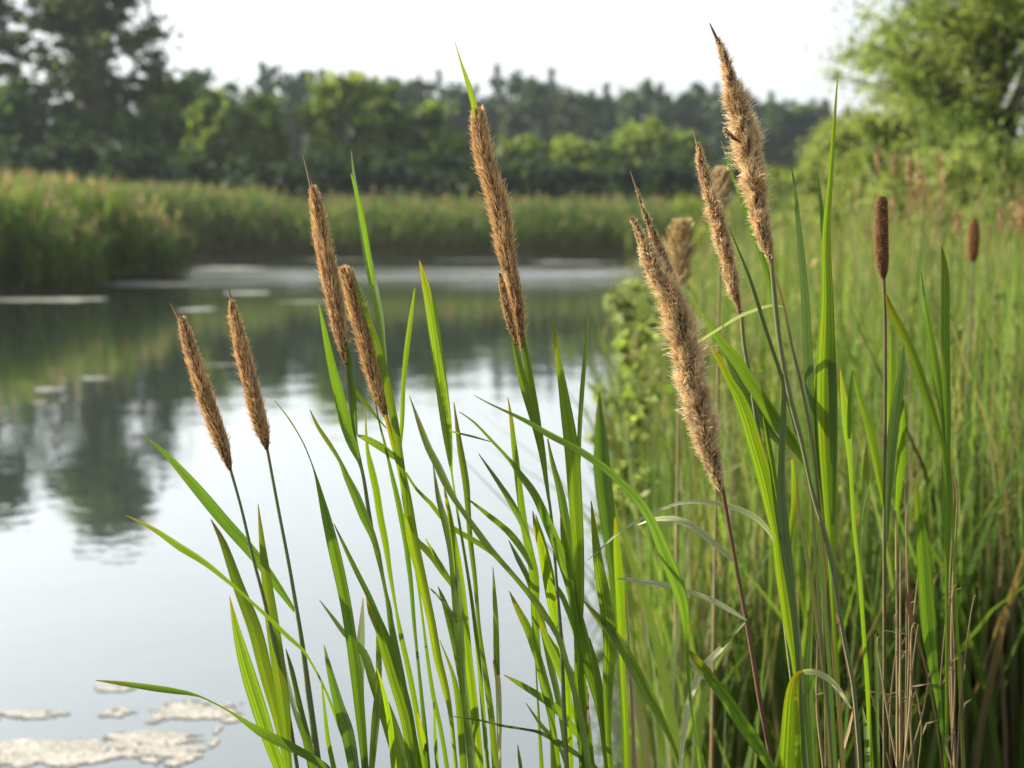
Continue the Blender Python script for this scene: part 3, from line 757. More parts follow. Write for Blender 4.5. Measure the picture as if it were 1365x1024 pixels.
p.leaf([(928, 457, 3), (940, 450, 3.5), (962, 436, 3.5), (985, 422, 4), (1007, 413, 4), (1028, 407, 3.5), (1044, 409, 2)], M_PALE, bow=-0.04, off=-0.03)
# --- cattail H, the tallest
p = Plant('cattail_plant', 'cattail with the tallest shaggy spike reaching into the white sky', 'cattail', 1.58, 1200, CT)
p.head([(955, 50, 4), (962, 66, 13), (968, 88, 19), (974, 108, 25), (983, 137, 34), (990, 160, 37), (997, 196, 39), (1002, 218, 38), (1007, 253, 36), (1013, 286, 31), (1020, 320, 25), (1027, 344, 13), (1029, 352, 5)], 'woolly', 10,
       awn=[(946, 31, 1.2), (950, 40, 3), (956, 53, 4.5), (963, 70, 5), (969, 92, 4)], awn_mat=M_BROWNSTEM)
p.head([(965, 170, 4), (970, 177, 10), (978, 184, 9), (988, 190, 4)], 'woolly', 11, off=-0.012)
p.stem([(1028, 346, 5), (1033, 400, 7), (1038, 448, 7), (1045, 490, 7), (1056, 542, 7), (1068, 587, 6), (1077, 630, 5), (1086, 668, 6), (1100, 712, 7), (1110, 756, 8), (1118, 808, 6), (1126, 855, 6), (1137, 912, 6), (1144, 982, 6), (1147, 1024, 6), (1149, 1050, 6)])
p.leaf([(961, 188, 1), (977, 236, 3.5), (991, 276, 5), (1004, 310, 6), (1015, 340, 7), (1025, 372, 7), (1033, 408, 6), (1038, 440, 4)], bow=0.05)
p.leaf([(972, 303, 1), (986, 337, 2.5), (999, 369, 4), (1011, 406, 5), (1021, 439, 5), (1034, 478, 5), (1045, 512, 5), (1054, 547, 4), (1062, 580, 3)], M_GREY)
p.leaf([(1034, 368, 2), (1045, 409, 3.5), (1054, 456, 4), (1065, 500, 4), (1074, 542, 4), (1083, 590, 4), (1090, 650, 4), (1098, 740, 5), (1106, 830, 5), (1116, 930, 5), (1124, 1024, 5), (1126, 1050, 5)], M_OLIVE)
p.leaf([(1053, 210, .8), (1060, 256, 4), (1065, 310, 8), (1070, 360, 10), (1074, 420, 12), (1077, 482, 13), (1080, 540, 12), (1085, 610, 9), (1091, 690, 7), (1098, 790, 6), (1106, 900, 6), (1114, 1024, 6), (1117, 1050, 6)], M_GREY, off=0.03)
p.leaf([(1043, 498, 3), (1045, 525, 6), (1044, 567, 9), (1042, 618, 10), (1042, 660, 14), (1044, 700, 17), (1049, 745, 15), (1056, 795, 11), (1063, 855, 10), (1070, 950, 10), (1075, 1024, 10), (1078, 1050, 10)], M_GREY, off=0.01)
p.leaf([(1060, 640, 4), (1066, 690, 5), (1073, 729, 5), (1080, 771, 6), (1087, 815, 6), (1096, 880, 6), (1104, 960, 7), (1108, 1024, 7), (1110, 1050, 7)], M_OLIVE)
# --- tall wide bright reed at x=1100
p = Plant('reed_plant', 'tall reed with wide ribbed upright blade right of the tallest shaggy spike', 'reed', 1.60, 1150, RD)
p.leaf([(1117, 97, .8), (1112, 162, 4.5), (1107, 236, 7), (1102, 297, 11), (1101, 340, 14), (1102, 381, 16), (1102, 420, 20), (1101, 465, 25), (1100, 500, 28), (1100, 545, 32), (1101, 590, 31), (1103, 635, 26), (1105, 675, 20), (1107, 720, 15), (1109, 780, 10), (1112, 850, 8), (1118, 940, 8), (1123, 1024, 8), (1125, 1050, 8)], fold=0.3, twist=0.2, a1=0.1)
p.leaf([(1089, 225, .8), (1094, 270, 5), (1099, 320, 8), (1103, 380, 10), (1107, 440, 11), (1110, 510, 12), (1111, 580, 11), (1111, 640, 8), (1110, 700, 5)], off=-0.012)
p.leaf([(1092, 478, 1), (1086, 520, 7), (1083, 560, 9), (1086, 610, 10), (1092, 660, 9), (1098, 720, 6), (1103, 770, 4)], off=0.01)
p.leaf([(1056, 612, 3), (1058, 645, 7), (1058, 672, 8), (1055, 700, 7), (1052, 730, 5), (1050, 748, 3)])
p.leaf([(1083, 800, 2), (1080, 841, 8), (1077, 881, 12), (1077, 932, 13), (1080, 982, 11), (1083, 1024, 9), (1085, 1050, 9)], off=-0.02)
p.leaf([(783, 747, .8), (800, 733, 2), (820, 714, 3), (850, 694, 3.5), (880, 680, 4), (905, 671, 5), (935, 669, 6), (970, 675, 8), (1000, 686, 9), (1020, 702, 7), (1032, 721, 3)], M_PALE, bow=-0.1, off=-0.02, twist=0.6, a1=0.1)
p.leaf([(1105, 780, 1), (1112, 815, 5), (1124, 852, 6), (1134, 908, 6), (1140, 960, 5), (1143, 1024, 5), (1145, 1050, 5)], M_BROWNSTEM)
p = Plant('reed_plant', 'reed with a pale blade bent over in a sharp arch near the bottom', 'reed', 1.53, 1090, RD)
p.leaf([(1135, 945, 1), (1129, 936, 4), (1122, 924, 6.5), (1109, 909, 8), (1095, 899, 9.5), (1082, 895, 9), (1070, 896, 7)], M_PALE, bow=-0.05, twist=0.6, a1=-.1)
p.leaf([(1071, 896, 7), (1064, 900, 10), (1058, 912, 16), (1055, 935, 22), (1053, 970, 26), (1051, 1010, 28), (1050, 1040, 25)], bow=-0.004, twist=0.2, a1=0.1)
p.leaf([(1060, 925, 2), (1063, 960, 8), (1064, 1000, 10), (1066, 1040, 9)], off=-0.012)
p.leaf([(1150, 944, 1), (1154, 970, 6), (1156, 1004, 8), (1157, 1045, 8)], off=0.02)
# --- cattail I
p = Plant('cattail_plant', 'cattail with the smooth dark cigar-shaped spike on a thin straight stem, right', 'cattail', 1.72, 1178, CT)
p.head([(1176, 262, 12), (1175, 268, 18), (1175, 290, 20.5), (1175, 320, 21), (1176, 345, 20), (1177, 360, 16), (1178, 372, 6)], 'velvet', 12)
p.stem([(1178, 370, 4.5), (1180, 430, 4.5), (1180, 500, 4.5), (1180, 600, 4.5), (1179, 700, 5), (1179, 800, 5), (1179, 900, 5), (1179, 1024, 5), (1179, 1050, 5)], M_OLIVE)
p.leaf([(1181, 393, 3), (1186, 408, 8), (1194, 425, 11), (1203, 442, 12), (1214, 466, 12), (1225, 495, 12), (1235, 525, 12), (1245, 555, 10), (1254, 584, 8), (1261, 610, 7), (1266, 632, 5), (1269, 670, 4), (1271, 730, 4), (1275, 820, 4), (1280, 920, 5), (1284, 1024, 5), (1285, 1050, 5)], off=-0.02)
p.leaf([(1205, 460, 1), (1203, 482, 7), (1200, 505, 11), (1196, 535, 14), (1191, 568, 15), (1188, 598, 14), (1186, 630, 12), (1184, 662, 9), (1183, 690, 6), (1182, 722, 3)], M_GREY)
p.leaf([(1188, 445, 4), (1189, 480, 10), (1188, 515, 11), (1185, 555, 7), (1182, 610, 3)], off=0.012)
p.leaf([(1204, 533, 1), (1203, 567, 8), (1201, 601, 12), (1200, 632, 11), (1197, 662, 7), (1195, 705, 4), (1194, 760, 3)], off=0.01)
p.leaf([(1155, 590, 1), (1156, 618, 10), (1154, 645, 10), (1151, 670, 5), (1148, 690, 4), (1147, 740, 3), (1150, 800, 3), (1156, 900, 3), (1162, 1024, 3), (1164, 1050, 3)])
p.leaf([(1136, 484, .8), (1139, 503, 4), (1146, 530, 8), (1154, 555, 10), (1162, 585, 12), (1169, 618, 12), (1174, 648, 9), (1179, 678, 4)])
p = Plant('reed_plant', 'pair of straight sunlit blades standing right of the cigar-shaped spike', 'reed', 1.68, 1262, RD)
p.leaf([(1255, 328, 1), (1258, 347, 7), (1260, 372, 11), (1260, 414, 12), (1260, 465, 13), (1261, 510, 12), (1262, 560, 11), (1261, 618, 12), (1261, 660, 13), (1262, 700, 12), (1262, 740, 8), (1262, 790, 5), (1262, 880, 5), (1262, 1024, 5), (1262, 1050, 5)], twist=0.15)
p.leaf([(1228, 362, .8), (1232, 395, 3), (1237, 428, 7), (1243, 465, 11), (1248, 497, 13), (1252, 525, 10), (1256, 555, 6), (1259, 592, 3)], off=0.012)
p.leaf([(1221, 643, 1), (1224, 675, 11), (1228, 710, 16), (1231, 745, 19), (1234, 785, 21), (1237, 825, 22), (1240, 858, 19), (1244, 890, 14), (1249, 920, 11), (1253, 950, 7), (1257, 985, 4), (1261, 1030, 4)], off=-0.03, twist=0.15)
p.leaf([(1207, 783, 2), (1212, 810, 7), (1218, 834, 4), (1225, 858, 3.5), (1234, 890, 3), (1246, 950, 3), (1256, 1024, 3), (1258, 1050, 3)], M_STRAW)
p = Plant('reed_plant', 'slender reed with bare brownish lower stalk between the ribbed blade and the cigar-shaped spike', 'reed', 1.66, 1165, RD)
p.leaf([(1120, 492, 1), (1122, 512, 5), (1126, 545, 11), (1129, 575, 12), (1132, 606, 7), (1135, 650, 5), (1138, 700, 5), (1145, 765, 5), (1151, 847, 5), (1156, 915, 6), (1160, 1000, 6), (1162, 1050, 6)])
p.leaf([(1137, 495, 3), (1135, 525, 8), (1133, 555, 8), (1132, 585, 4)])
p.leaf([(1167, 845, 2), (1168, 880, 5), (1169, 920, 5), (1170, 970, 4), (1172, 1024, 4), (1173, 1050, 4)])
p.leaf([(1080, 640, 2), (1084, 690, 4), (1087, 740, 4), (1091, 800, 4), (1097, 870, 4), (1102, 950, 5), (1106, 1024, 5), (1107, 1050, 5)], M_OLIVE)
p.leaf([(1138, 943, 2), (1131, 975, 4), (1122, 1005, 4), (1116, 1035, 4)], M_STRAW)

# --- dry leafless stalks at the lower right
dry = [(1190, 700, 1196, 4), (1194, 712, 1200, 4), (1200, 730, 1206, 3.5), (1206, 660, 1207, 3), (1203, 770, 1212, 4), (1211, 800, 1205, 3),
       (1216, 840, 1218, 4), (1222, 850, 1214, 3), (1268, 690, 1273, 4.5), (1274, 700, 1272, 3.5), (1271, 780, 1268, 4), (1281, 830, 1284, 4), (1258, 800, 1260, 3.5),
       (1192, 830, 1188, 3.5), (1197, 870, 1198, 4), (1228, 880, 1224, 3), (1170, 860, 1196, 3), (1236, 830, 1209, 3), (1150, 900, 1187, 2.5), (1219, 760, 1200, 3), (1247, 900, 1270, 3), (1292, 790, 1276, 3), (1096, 900, 1098, 4), (1086, 690, 1101, 4)]
for i, (x0, y0, x1, w) in enumerate(dry):
    d = 1.66 + 0.035 * (i % 5)
    rr = random.Random(i)
    foot = Vector(((x1 + rr.uniform(-10, 10) - 682.5) / FPX * d, d, -0.1))
    x0 += rr.uniform(-9, 9); y0 += rr.uniform(-45, 60); w *= rr.uniform(0.55, 1.15)
    xm = (x0 + x1) / 2 + rr.uniform(-7, 7)
    P, W = path3([(x0 + rr.uniform(-9, 9), y0 - rr.uniform(5, 22), 1.2), (x0, y0, 2), (xm, (y0 + 1024) / 2, w), (x1, 1024, w), (x1 + 1, 1050, w)], d, foot, 0.0)
    mb = MB(); mb.tube(P, [x * 0.5 for x in W], 6)
    # a broken side blade on the stalk
    b = P[len(P) // 3]
    ribbon(mb, [b, b + Vector((rr.uniform(-.012, .012), -.004, .016)), b + Vector((rr.uniform(-.03, .03), -.006, .022))], [0.003, 0.0025, 0.0008])
    me = mb.mesh('dry_stalk', [M_STRAW]); me.transform(Matrix.Translation(-foot))
    o = tag(link('dry_stalk', me), 'thin bare tan stalk in the dry bundle at lower right', 'dry stalk', 'dry bare stalks at lower right')
    o.location = foot
# ------------------------------------------------------------------ terrain and water
def smooth(a, b, x):
    t = np.clip((x - a) / (b - a), 0, 1)
    return t * t * (3 - 2 * t)


def right_shore(y):
    return 0.085 * y + 0.12 * np.sin(y * 0.7) * smooth(2, 8, y)


def land(x, y):
    """how far inside the land a point is, in metres (negative: open water)"""
    right = np.where(y < 54, x - right_shore(y), 5.0)
    far = y - 51.5 - 0.5 * np.sin(x * 0.5)
    # the reedy point on the left
    edge = np.interp(y, [-40, 22, 26.6, 28, 30, 32.3, 34, 36.5, 39, 44, 52], [-30, -22, -14, -9.2, -9.0, -9.9, -8.4, -8.6, -11, -15, -16])
    left = edge - x
    near = -3.0 - y
    return np.maximum(np.maximum(right, far), np.maximum(left, near))


def ground_z(x, y):
    d = land(x, y)
    z = np.clip(d * 0.16, -0.7, 0.22)
    z = z + 6.0 * smooth(95, 170, y) + 1.2 * smooth(62, 80, y) * 0.5
    return z


xs = np.concatenate([np.linspace(-600, -45, 14), np.linspace(-40, 40, 161), np.linspace(45, 600, 14)])
ys = np.concatenate([np.linspace(-60, -6, 6), np.linspace(-4, 70, 149), np.linspace(75, 200, 26), np.linspace(230, 1500, 12)])
X, Y = np.meshgrid(xs, ys)
Z = ground_z(X, Y)
nx, ny = len(xs), len(ys)
me = bpy.data.meshes.new('ground')
verts = np.stack([X, Y, Z], -1).reshape(-1, 3)
faces = [(j * nx + i, j * nx + i + 1, (j + 1) * nx + i + 1, (j + 1) * nx + i) for j in range(ny - 1) for i in range(nx - 1)]
me.from_pydata(verts.tolist(), [], faces)
me.materials.append(M_GROUND)
me.polygons.foreach_set('use_smooth', [True] * len(faces))
tag(link('ground', me), kind='structure')

wv = [(-80, -12, 0), (30, -12, 0), (30, 58, 0), (-80, 58, 0)]
me = bpy.data.meshes.new('water')
me.from_pydata(wv, [], [(0, 1, 2, 3)])
me.materials.append(M_WATER)
tag(link('water', me), kind='structure')


# ------------------------------------------------------------------ reed masses
def blades(xy, z0, height, width, tints, rng, lean=0.12, segs=2, droop=0.25):
    """upright blades as bent tapering strips: (n, 4, 3) quads and their tints"""
    n = len(xy)
    az = rng.random(n) * 2 * math.pi
    face = rng.random(n) * math.pi
    sd_ = np.stack([np.cos(face), np.sin(face), np.zeros(n)], 1)
    ln = rng.normal(0, lean, n)
    d = np.stack([np.cos(az), np.sin(az), np.zeros(n)], 1) * ln[:, None]
    qs, ts = [], []
    base = np.concatenate([xy, z0[:, None]], 1)
    prof = {2: [1.0, 0.8, 0.08], 3: [0.8, 1.0, 0.7, 0.05]}[segs]
    up = np.array([0, 0, 1.0])
    for k in range(segs):
        t0, t1 = k / segs, (k + 1) / segs
        def pt(t):
            return base + up * (height * (t - droop * t * t * np.abs(ln) * 2))[:, None] + d * (height * (t * 0.6 + 1.2 * t * t))[:, None]
        a, b = pt(t0), pt(t1)
        wa, wb = sd_ * (width * prof[k] * 0.5)[:, None], sd_ * (width * prof[k + 1] * 0.5)[:, None]
        qs.append(np.stack([a - wa, a + wa, b + wb, b - wb], 1))
        ts.append(tints)
    return np.concatenate(qs), np.concatenate(ts)


def plume_quads(pos, h, w, tints, rng, k=7):
    """feathery flower heads: k small slanting cards up each axis"""
    qs, ts = [], []
    n = len(pos)
    for i in range(k):
        t = i / (k - 1)
        a = rng.random(n) * 2 * math.pi
        d = np.stack([np.cos(a), np.sin(a), np.full(n, 1.2)], 1); d /= np.linalg.norm(d, axis=1, keepdims=True)
        p = pos + np.array([0, 0, 1.0]) * (h * t * 0.8)[:, None]
        q = p + d * (h * 0.32 * (1 - 0.5 * t))[:, None]
        s = np.stack([-np.sin(a), np.cos(a), np.zeros(n)], 1) * (w * (1 - 0.6 * t) * 0.5)[:, None]
        qs.append(np.stack([p - s * .4, p + s * .4, q + s, q - s], 1)); ts.append(tints)
    return np.concatenate(qs), np.concatenate(ts)


def pick(rng, cols, n, jit=0.2):
    c = np.array(cols)[rng.integers(0, len(cols), n)]
    return np.clip(c * (1 + jit * rng.normal(size=(n, 1))), 0.005, 0.9)


def reed_bed(name, label, xy, hmean, hsd, wmean, cols, plume_cols, plume_frac, seed, plume_h=0.3, low=0.3):
    rng = np.random.default_rng(seed)
    n = len(xy)
    patch = np.array([noise.noise(Vector((x * 0.35, y_ * 0.35, seed))) for x, y_ in xy])
    hs = np.clip(rng.normal(hmean, hsd, n) + 0.28 * patch, 0.5, 4)
    hs = hs * (0.62 + 0.38 * np.clip(land(xy[:, 0], xy[:, 1]) / 1.1 + 0.25, 0, 1)) * np.interp(xy[:, 0], [-13, -9.5, -8.2], [1.16, 1.0, 0.9])
    hs = np.minimum(hs, hmean * 1.2)
    z0 = np.full(n, -0.1)
    qa, ta = blades(xy, z0, hs, np.full(n, 0.016), pick(rng, [(0.09, 0.085, 0.035), (0.06, 0.075, 0.025)], n), rng, lean=0.05)
    k = 3                                                   # leaves up each stalk, none near the water
    xy3 = np.repeat(xy, k, axis=0); h3 = np.repeat(hs, k)
    start = low + (0.86 - low) * rng.random(n * k) ** 0.7
    lf = h3 * (0.16 + 0.2 * rng.random(n * k))
    qb, tb = blades(xy3 + rng.normal(0, 0.05, (n * k, 2)), h3 * start - 0.1, lf, wmean * (0.6 + 0.8 * rng.random(n * k)), pick(rng, cols, n * k), rng, lean=0.38)
    q, t = np.concatenate([qa, qb]), np.concatenate([ta, tb])
    sel = rng.random(n) < plume_frac
    top = np.concatenate([xy[sel], (hs[sel] * 0.97 - 0.1)[:, None]], 1)
    m = len(top)
    pq, pt_ = plume_quads(top, np.full(m, plume_h) * (0.7 + 0.6 * rng.random(m)), np.full(m, 0.09), pick(rng, plume_cols, m), rng)
    me = quads_mesh(name, np.concatenate([q, pq]), [M_BLADES], np.concatenate([t, pt_]))
    return tag(link(name, me), label, 'reeds', kind='stuff')


GREENS = [(0.07, 0.125, 0.026), (0.10, 0.16, 0.034), (0.065, 0.11, 0.028), (0.115, 0.165, 0.042)]
PINKS = [(0.23, 0.16, 0.125), (0.2, 0.145, 0.11), (0.25, 0.185, 0.15)]


def scatter(n, x0, x1, y0, y1, rng, lo=-0.3, hi=99):
    pts = np.stack([rng.uniform(x0, x1, n * 3), rng.uniform(y0, y1, n * 3)], 1)
    d = land(pts[:, 0], pts[:, 1])
    return pts[(d > lo) & (d < hi)][:n]


r = np.random.default_rng(5)
reed_bed('reed_bed', 'dense green reed bed with pinkish plumes on the near left point', scatter(9000, -26, -7, 24, 44, r, -0.4, 6), 2.12, 0.2, 0.05,
         GREENS, PINKS, 0.12, 21, 0.28, 0.12)
reed_bed('reed_bed', 'long band of green reeds with tan tops along the far shore', scatter(9000, -22, 14, 51.2, 59, r, -0.2, 9), 2.3, 0.2, 0.055,
         [(0.06, 0.11, 0.03), (0.09, 0.14, 0.042), (0.11, 0.15, 0.05)], [(0.2, 0.15, 0.10), (0.17, 0.13, 0.08), (0.15, 0.14, 0.06)], 0.2, 22, 0.28)

# ------------------------------------------------------------------ the thicket on the right bank
rng = np.random.default_rng(77)
n = 21000
yy = 3.2 + 13 * rng.random(n) ** 1.2
xx = right_shore(yy) + 0.02 + (rng.random(n) ** 1.15) * (0.62 * yy)
xy = np.stack([xx, yy], 1)
z0 = ground_z(xx, yy) - 0.05
ht = np.clip(rng.normal(1.0, 0.2, n), 0.3, 1.5) * (0.75 + 0.25 * np.clip((xx - right_shore(yy)) / 0.8, 0, 1)) * np.interp(yy, [3.2, 6], [1.0, 1.18])
cols = pick(rng, [(0.08, 0.14, 0.03), (0.11, 0.175, 0.036), (0.13, 0.18, 0.05), (0.19, 0.185, 0.09), (0.09, 0.16, 0.03), (0.14, 0.13, 0.062), (0.105, 0.17, 0.035)], n, 0.25)
q1, t1 = blades(xy, z0, ht, 0.012 * (0.4 + 1.0 * rng.random(n)), cols, rng, lean=0.13, segs=3)
# low weeds with small leaves between the blades
m = 15000
yw = 3.6 + 9 * rng.random(m) ** 1.5
xw = right_shore(yw) + 0.0 + rng.random(m) * (0.6 * yw)
zw = ground_z(xw, yw) + np.clip(rng.gamma(2.0, 0.22, m), 0, 1.05)
c = np.stack([xw, yw, zw], 1)
a = rng.normal(size=(m, 3)); a /= np.linalg.norm(a, axis=1, keepdims=True)
b = np.cross(a, rng.normal(size=(m, 3))); b /= np.linalg.norm(b, axis=1, keepdims=True)
sa = (0.009 + 0.016 * rng.random(m))[:, None]
q2 = np.stack([c - a * sa, c + b * sa * .45, c + a * sa, c - b * sa * .45], 1)
t2 = pick(rng, [(0.075, 0.13, 0.022), (0.11, 0.16, 0.026), (0.17, 0.185, 0.065), (0.065, 0.10, 0.02)], m, 0.25)
sel = rng.random(n) < 0.15 * (yy > 4.5)                                 # pale grass flowers over the blades
tp = np.stack([xx[sel], yy[sel], z0[sel] + ht[sel] * 0.97], 1) + rng.normal(0, 0.05, (sel.sum(), 3)) * np.array([1, 1, 0.3])
ms = len(tp)
q3, t3 = plume_quads(tp, 0.07 + 0.08 * rng.random(ms), np.full(ms, 0.008), pick(rng, [(0.28, 0.23, 0.12), (0.22, 0.21, 0.10), (0.32, 0.25, 0.15)], ms), rng, k=5)
tag(link('undergrowth', quads_mesh('undergrowth', np.concatenate([q1, q2, q3]), [M_BLADES], np.concatenate([t1, t2, t3]))),
    'tangled green and tan undergrowth covering the right bank', 'undergrowth', kind='stuff')


# single grass plants that stand out of the undergrowth
def tuft_mesh(name, seed, nb, h, w, cols, spread=0.06, lean=0.14):
    rg = np.random.default_rng(seed)
    xy_ = rg.normal(0, spread, (nb, 2))
    q, t = blades(xy_, np.full(nb, -0.05), h * (0.55 + 0.45 * rg.random(nb)), w * (0.6 + 0.8 * rg.random(nb)), pick(rg, cols, nb), rg, lean=lean, segs=3)
    return quads_mesh(name, q, [M_BLADES], t)


protos = [tuft_mesh('reed_tuft', 300 + i, 8 + 2 * (i % 3), 1.25 - 0.05 * (i % 4), 0.016, [(0.06, 0.115, 0.018), (0.085, 0.14, 0.02), (0.10, 0.15, 0.03)] if i % 3 else
                     [(0.13, 0.12, 0.05), (0.09, 0.11, 0.04), (0.16, 0.12, 0.06)]) for i in range(9)]
rr = random.Random(3)
first = None
for i in range(190):
    y = 3.1 + 8 * rr.random() ** 1.8
    x = float(right_shore(np.array(y))) + 0.1 + rr.random() * 0.5 * y
    o = link('reed_tuft', protos[i % 9])
    o.location = (x, y, float(ground_z(np.array(x), np.array(y))))
    o.rotation_euler = (0, 0, rr.random() * 6.28)
    s = rr.uniform(0.75, 1.05)
    o.scale = (s, s, s)
    tag(o, 'upright grassy reed tuft among the tangled undergrowth of the right bank', 'reed tuft', 'reed tufts on the right bank')

# plumed reeds and brown cattails in the soft background on the right
def plumed(px, py_top, y, label, h_pl=0.22, cols=((0.38, 0.27, 0.14), (0.43, 0.32, 0.18), (0.32, 0.22, 0.11)), w=0.03, k=170, lean=0.0, group='soft tan reed plumes at the right'):
    top = at(px, py_top, y)
    gz = float(ground_z(np.array(top.x), np.array(y)))
    root = empty('plumed_reed', (top.x - lean, y, gz), label, 'reed', group)
    rg = np.random.default_rng(int(px * 7 + py_top))
    H = top.z - gz
    mb = MB(); mb.tube([(0, 0, -0.1), (lean * 0.5, 0, H * 0.5), (lean, 0, H)], [0.004, 0.003, 0.0015], 5)
    link('stem', mb.mesh('stem', [M_STRAW]), root)
    t = rg.random(k)
    p = np.stack([lean + rg.normal(0, w * 0.16, k), rg.normal(0, w * 0.16, k), H - h_pl * (1 - t)], 1)
    prof = np.sin(np.pi * np.clip(t * 0.85 + 0.12, 0, 1))
    az = rg.random(k) * 6.283
    d = np.stack([np.cos(az), np.sin(az), np.full(k, 1.4)], 1); d /= np.linalg.norm(d, axis=1, keepdims=True)
    e = p + d * (w * 0.7 * prof)[:, None]
    sdv = np.cross(d, rg.normal(size=(k, 3))); sdv /= np.linalg.norm(sdv, axis=1, keepdims=True); sdv *= 0.0035 if k < 300 else 0.0014
    q = np.stack([p - sdv * .5, p + sdv * .5, e + sdv, e - sdv], 1)
    link('plume', quads_mesh('plume', q, [M_FLUFF], pick(rg, cols, k)), root)
    bl = tuft_mesh('foliage', int(px), 6, H * 0.85, 0.018, [(0.08, 0.12, 0.03), (0.12, 0.13, 0.05)], 0.03, 0.1)
    link('foliage', bl, root)
    return root


for px, py, y, hp in [(1171, 195, 6.0, .16), (1193, 205, 6.4, .13), (1213, 208, 6.2, .2), (1226, 212, 5.8, .26), (1233, 232, 6.4, .22), (1253, 198, 6.0, .24), (1258, 228, 6.8, .2),
                      (1216, 250, 6.2, .22), (1275, 282, 5.4, .14), (1335, 278, 5.2, .17), (1352, 270, 5.6, .14), (1362, 262, 5.4, .16), (1318, 300, 6.2, .13), (1190, 262, 7.0, .18),
                      (1240, 262, 7.2, .18), (1290, 318, 6.6, .12), (1155, 300, 7.0, .12), (1120, 320, 7.5, .14)]:
    plumed(px, py, y, 'out of focus tan plume standing before the willow at right', hp * 0.85 * (0.65 + 0.35 * math.sin(px) ** 2), w=0.018 + 0.016 * math.cos(px * 3.1) ** 2)
plumed(962, 222, 2.5, 'soft pale plume just right of the feathery medium spike', .075, ((0.45, 0.34, 0.2), (0.52, 0.42, 0.27)), 0.03, k=800, group='soft plumes behind the spikes')
plumed(908, 292, 2.7, 'soft golden plume behind the frayed two-pointed spike', .13, ((0.42, 0.32, 0.15), (0.48, 0.39, 0.2)), 0.045, k=1000, group='soft plumes behind the spikes')

# one dark ripe cattail far right, out of focus
top = at(1299, 292, 3.6); gz = float(ground_z(np.array(top.x), np.array(3.6)))
root = empty('cattail_plant', (top.x, 3.6, gz), 'small blurred brown cattail near the right edge', 'cattail')
H = top.z - gz
mb = MB(); mb.tube([(0, 0, -.1), (0, 0, H * .5), (0, 0, H - .06)], [.005, .004, .003], 6)
link('stem', mb.mesh('stem', [M_STEM]), root)
P = [Vector((0, 0, H - k * 0.0135)) for k in range(9)]
core, hair = seed_head(P, [.016, .026, .03, .032, .032, .031, .03, .026, .012], 'velvet', 91)
h = link('seed_head', core, root); link('fluff', hair, h)
link('foliage', tuft_mesh('foliage', 5, 5, H * 0.9, 0.016, [(0.07, 0.12, 0.02)], 0.02, 0.08), root)


# ------------------------------------------------------------------ trees and shrubs
def leaf_cloud(centres, radii, per, size, cols, rng, aspect=0.55, up=0.3, soft=False, flat=0.8):
    """leaf faces spread through clumps; each clump leans to its own tint"""
    qs, ts = [], []
    for c, r_, n_ in zip(centres, radii, per):
        d = rng.normal(size=(n_, 3)); d /= np.linalg.norm(d, axis=1, keepdims=True)
        rad = r_ * (np.abs(rng.normal(0, 0.62, n_)) if soft else rng.random(n_) ** 0.42)
        p = c + d * rad[:, None] * np.array([1, 1, flat])
        nrm = d * 0.7 + rng.normal(size=(n_, 3)) * 0.7 + np.array([0, 0, up])
        nrm /= np.linalg.norm(nrm, axis=1, keepdims=True)
        a = np.cross(nrm, rng.normal(size=(n_, 3))); a /= np.linalg.norm(a, axis=1, keepdims=True)
        b = np.cross(nrm, a)
        s = (size * (0.6 + 0.8 * rng.random(n_)))[:, None]
        qs.append(np.stack([p - a * s, p - b * s * aspect, p + a * s, p + b * s * aspect], 1))
        base = np.array(cols[rng.integers(len(cols))]) * (0.85 + 0.3 * rng.random())
        ts.append(np.clip(base * (0.75 + 0.5 * rng.random((n_, 1))), 0.004, 0.6))
    return np.concatenate(qs), np.concatenate(ts)


def crown_shape(kind, H, Wd, rng, z_low):
    """clump centres and radii of a crown between z_low and H"""
    cs, rs = [], []
    if kind == 'conifer':
        lv = 24
        for i in range(lv):
            t = i / (lv - 1)
            z = z_low + (H - z_low) * t
            r_ = Wd * 0.5 * ((1 - t) ** 0.7 * 0.9 + 0.1)
            k = max(1, int(5 * (1 - t) + 1.5))
            for j in range(k):
                a = rng.random() * 6.28
                cs.append((math.cos(a) * r_ * 0.55 * (k > 1), math.sin(a) * r_ * 0.55 * (k > 1), z)); rs.append(max(0.3, r_ * 0.6))
    elif kind == 'airy':
        for i in range(170):
            t = rng.random() ** 0.85
            z = z_low + (H - z_low) * t
            r_ = Wd * 0.5 * math.sin(math.pi * min(1, 0.3 + 0.62 * t)) * (0.15 + 0.85 * rng.random())
            a = rng.random() * 6.28
            cs.append((math.cos(a) * r_, math.sin(a) * r_, z)); rs.append(Wd * (0.08 + 0.09 * rng.random() ** 1.5))
    else:
        k = 62
        for i in range(k):
            d = rng.normal(size=3); d /= np.linalg.norm(d)
            f = 0.35 + 0.45 * rng.random() ** 0.6
            zc = (H + z_low) / 2
            cs.append((d[0] * Wd * 0.5 * f, d[1] * Wd * 0.5 * f, zc + d[2] * (H - z_low) * 0.5 * (f + 0.1)))
            rs.append(Wd * (0.075 + 0.12 * rng.random() ** 1.6))
    return np.array(cs), np.array(rs)


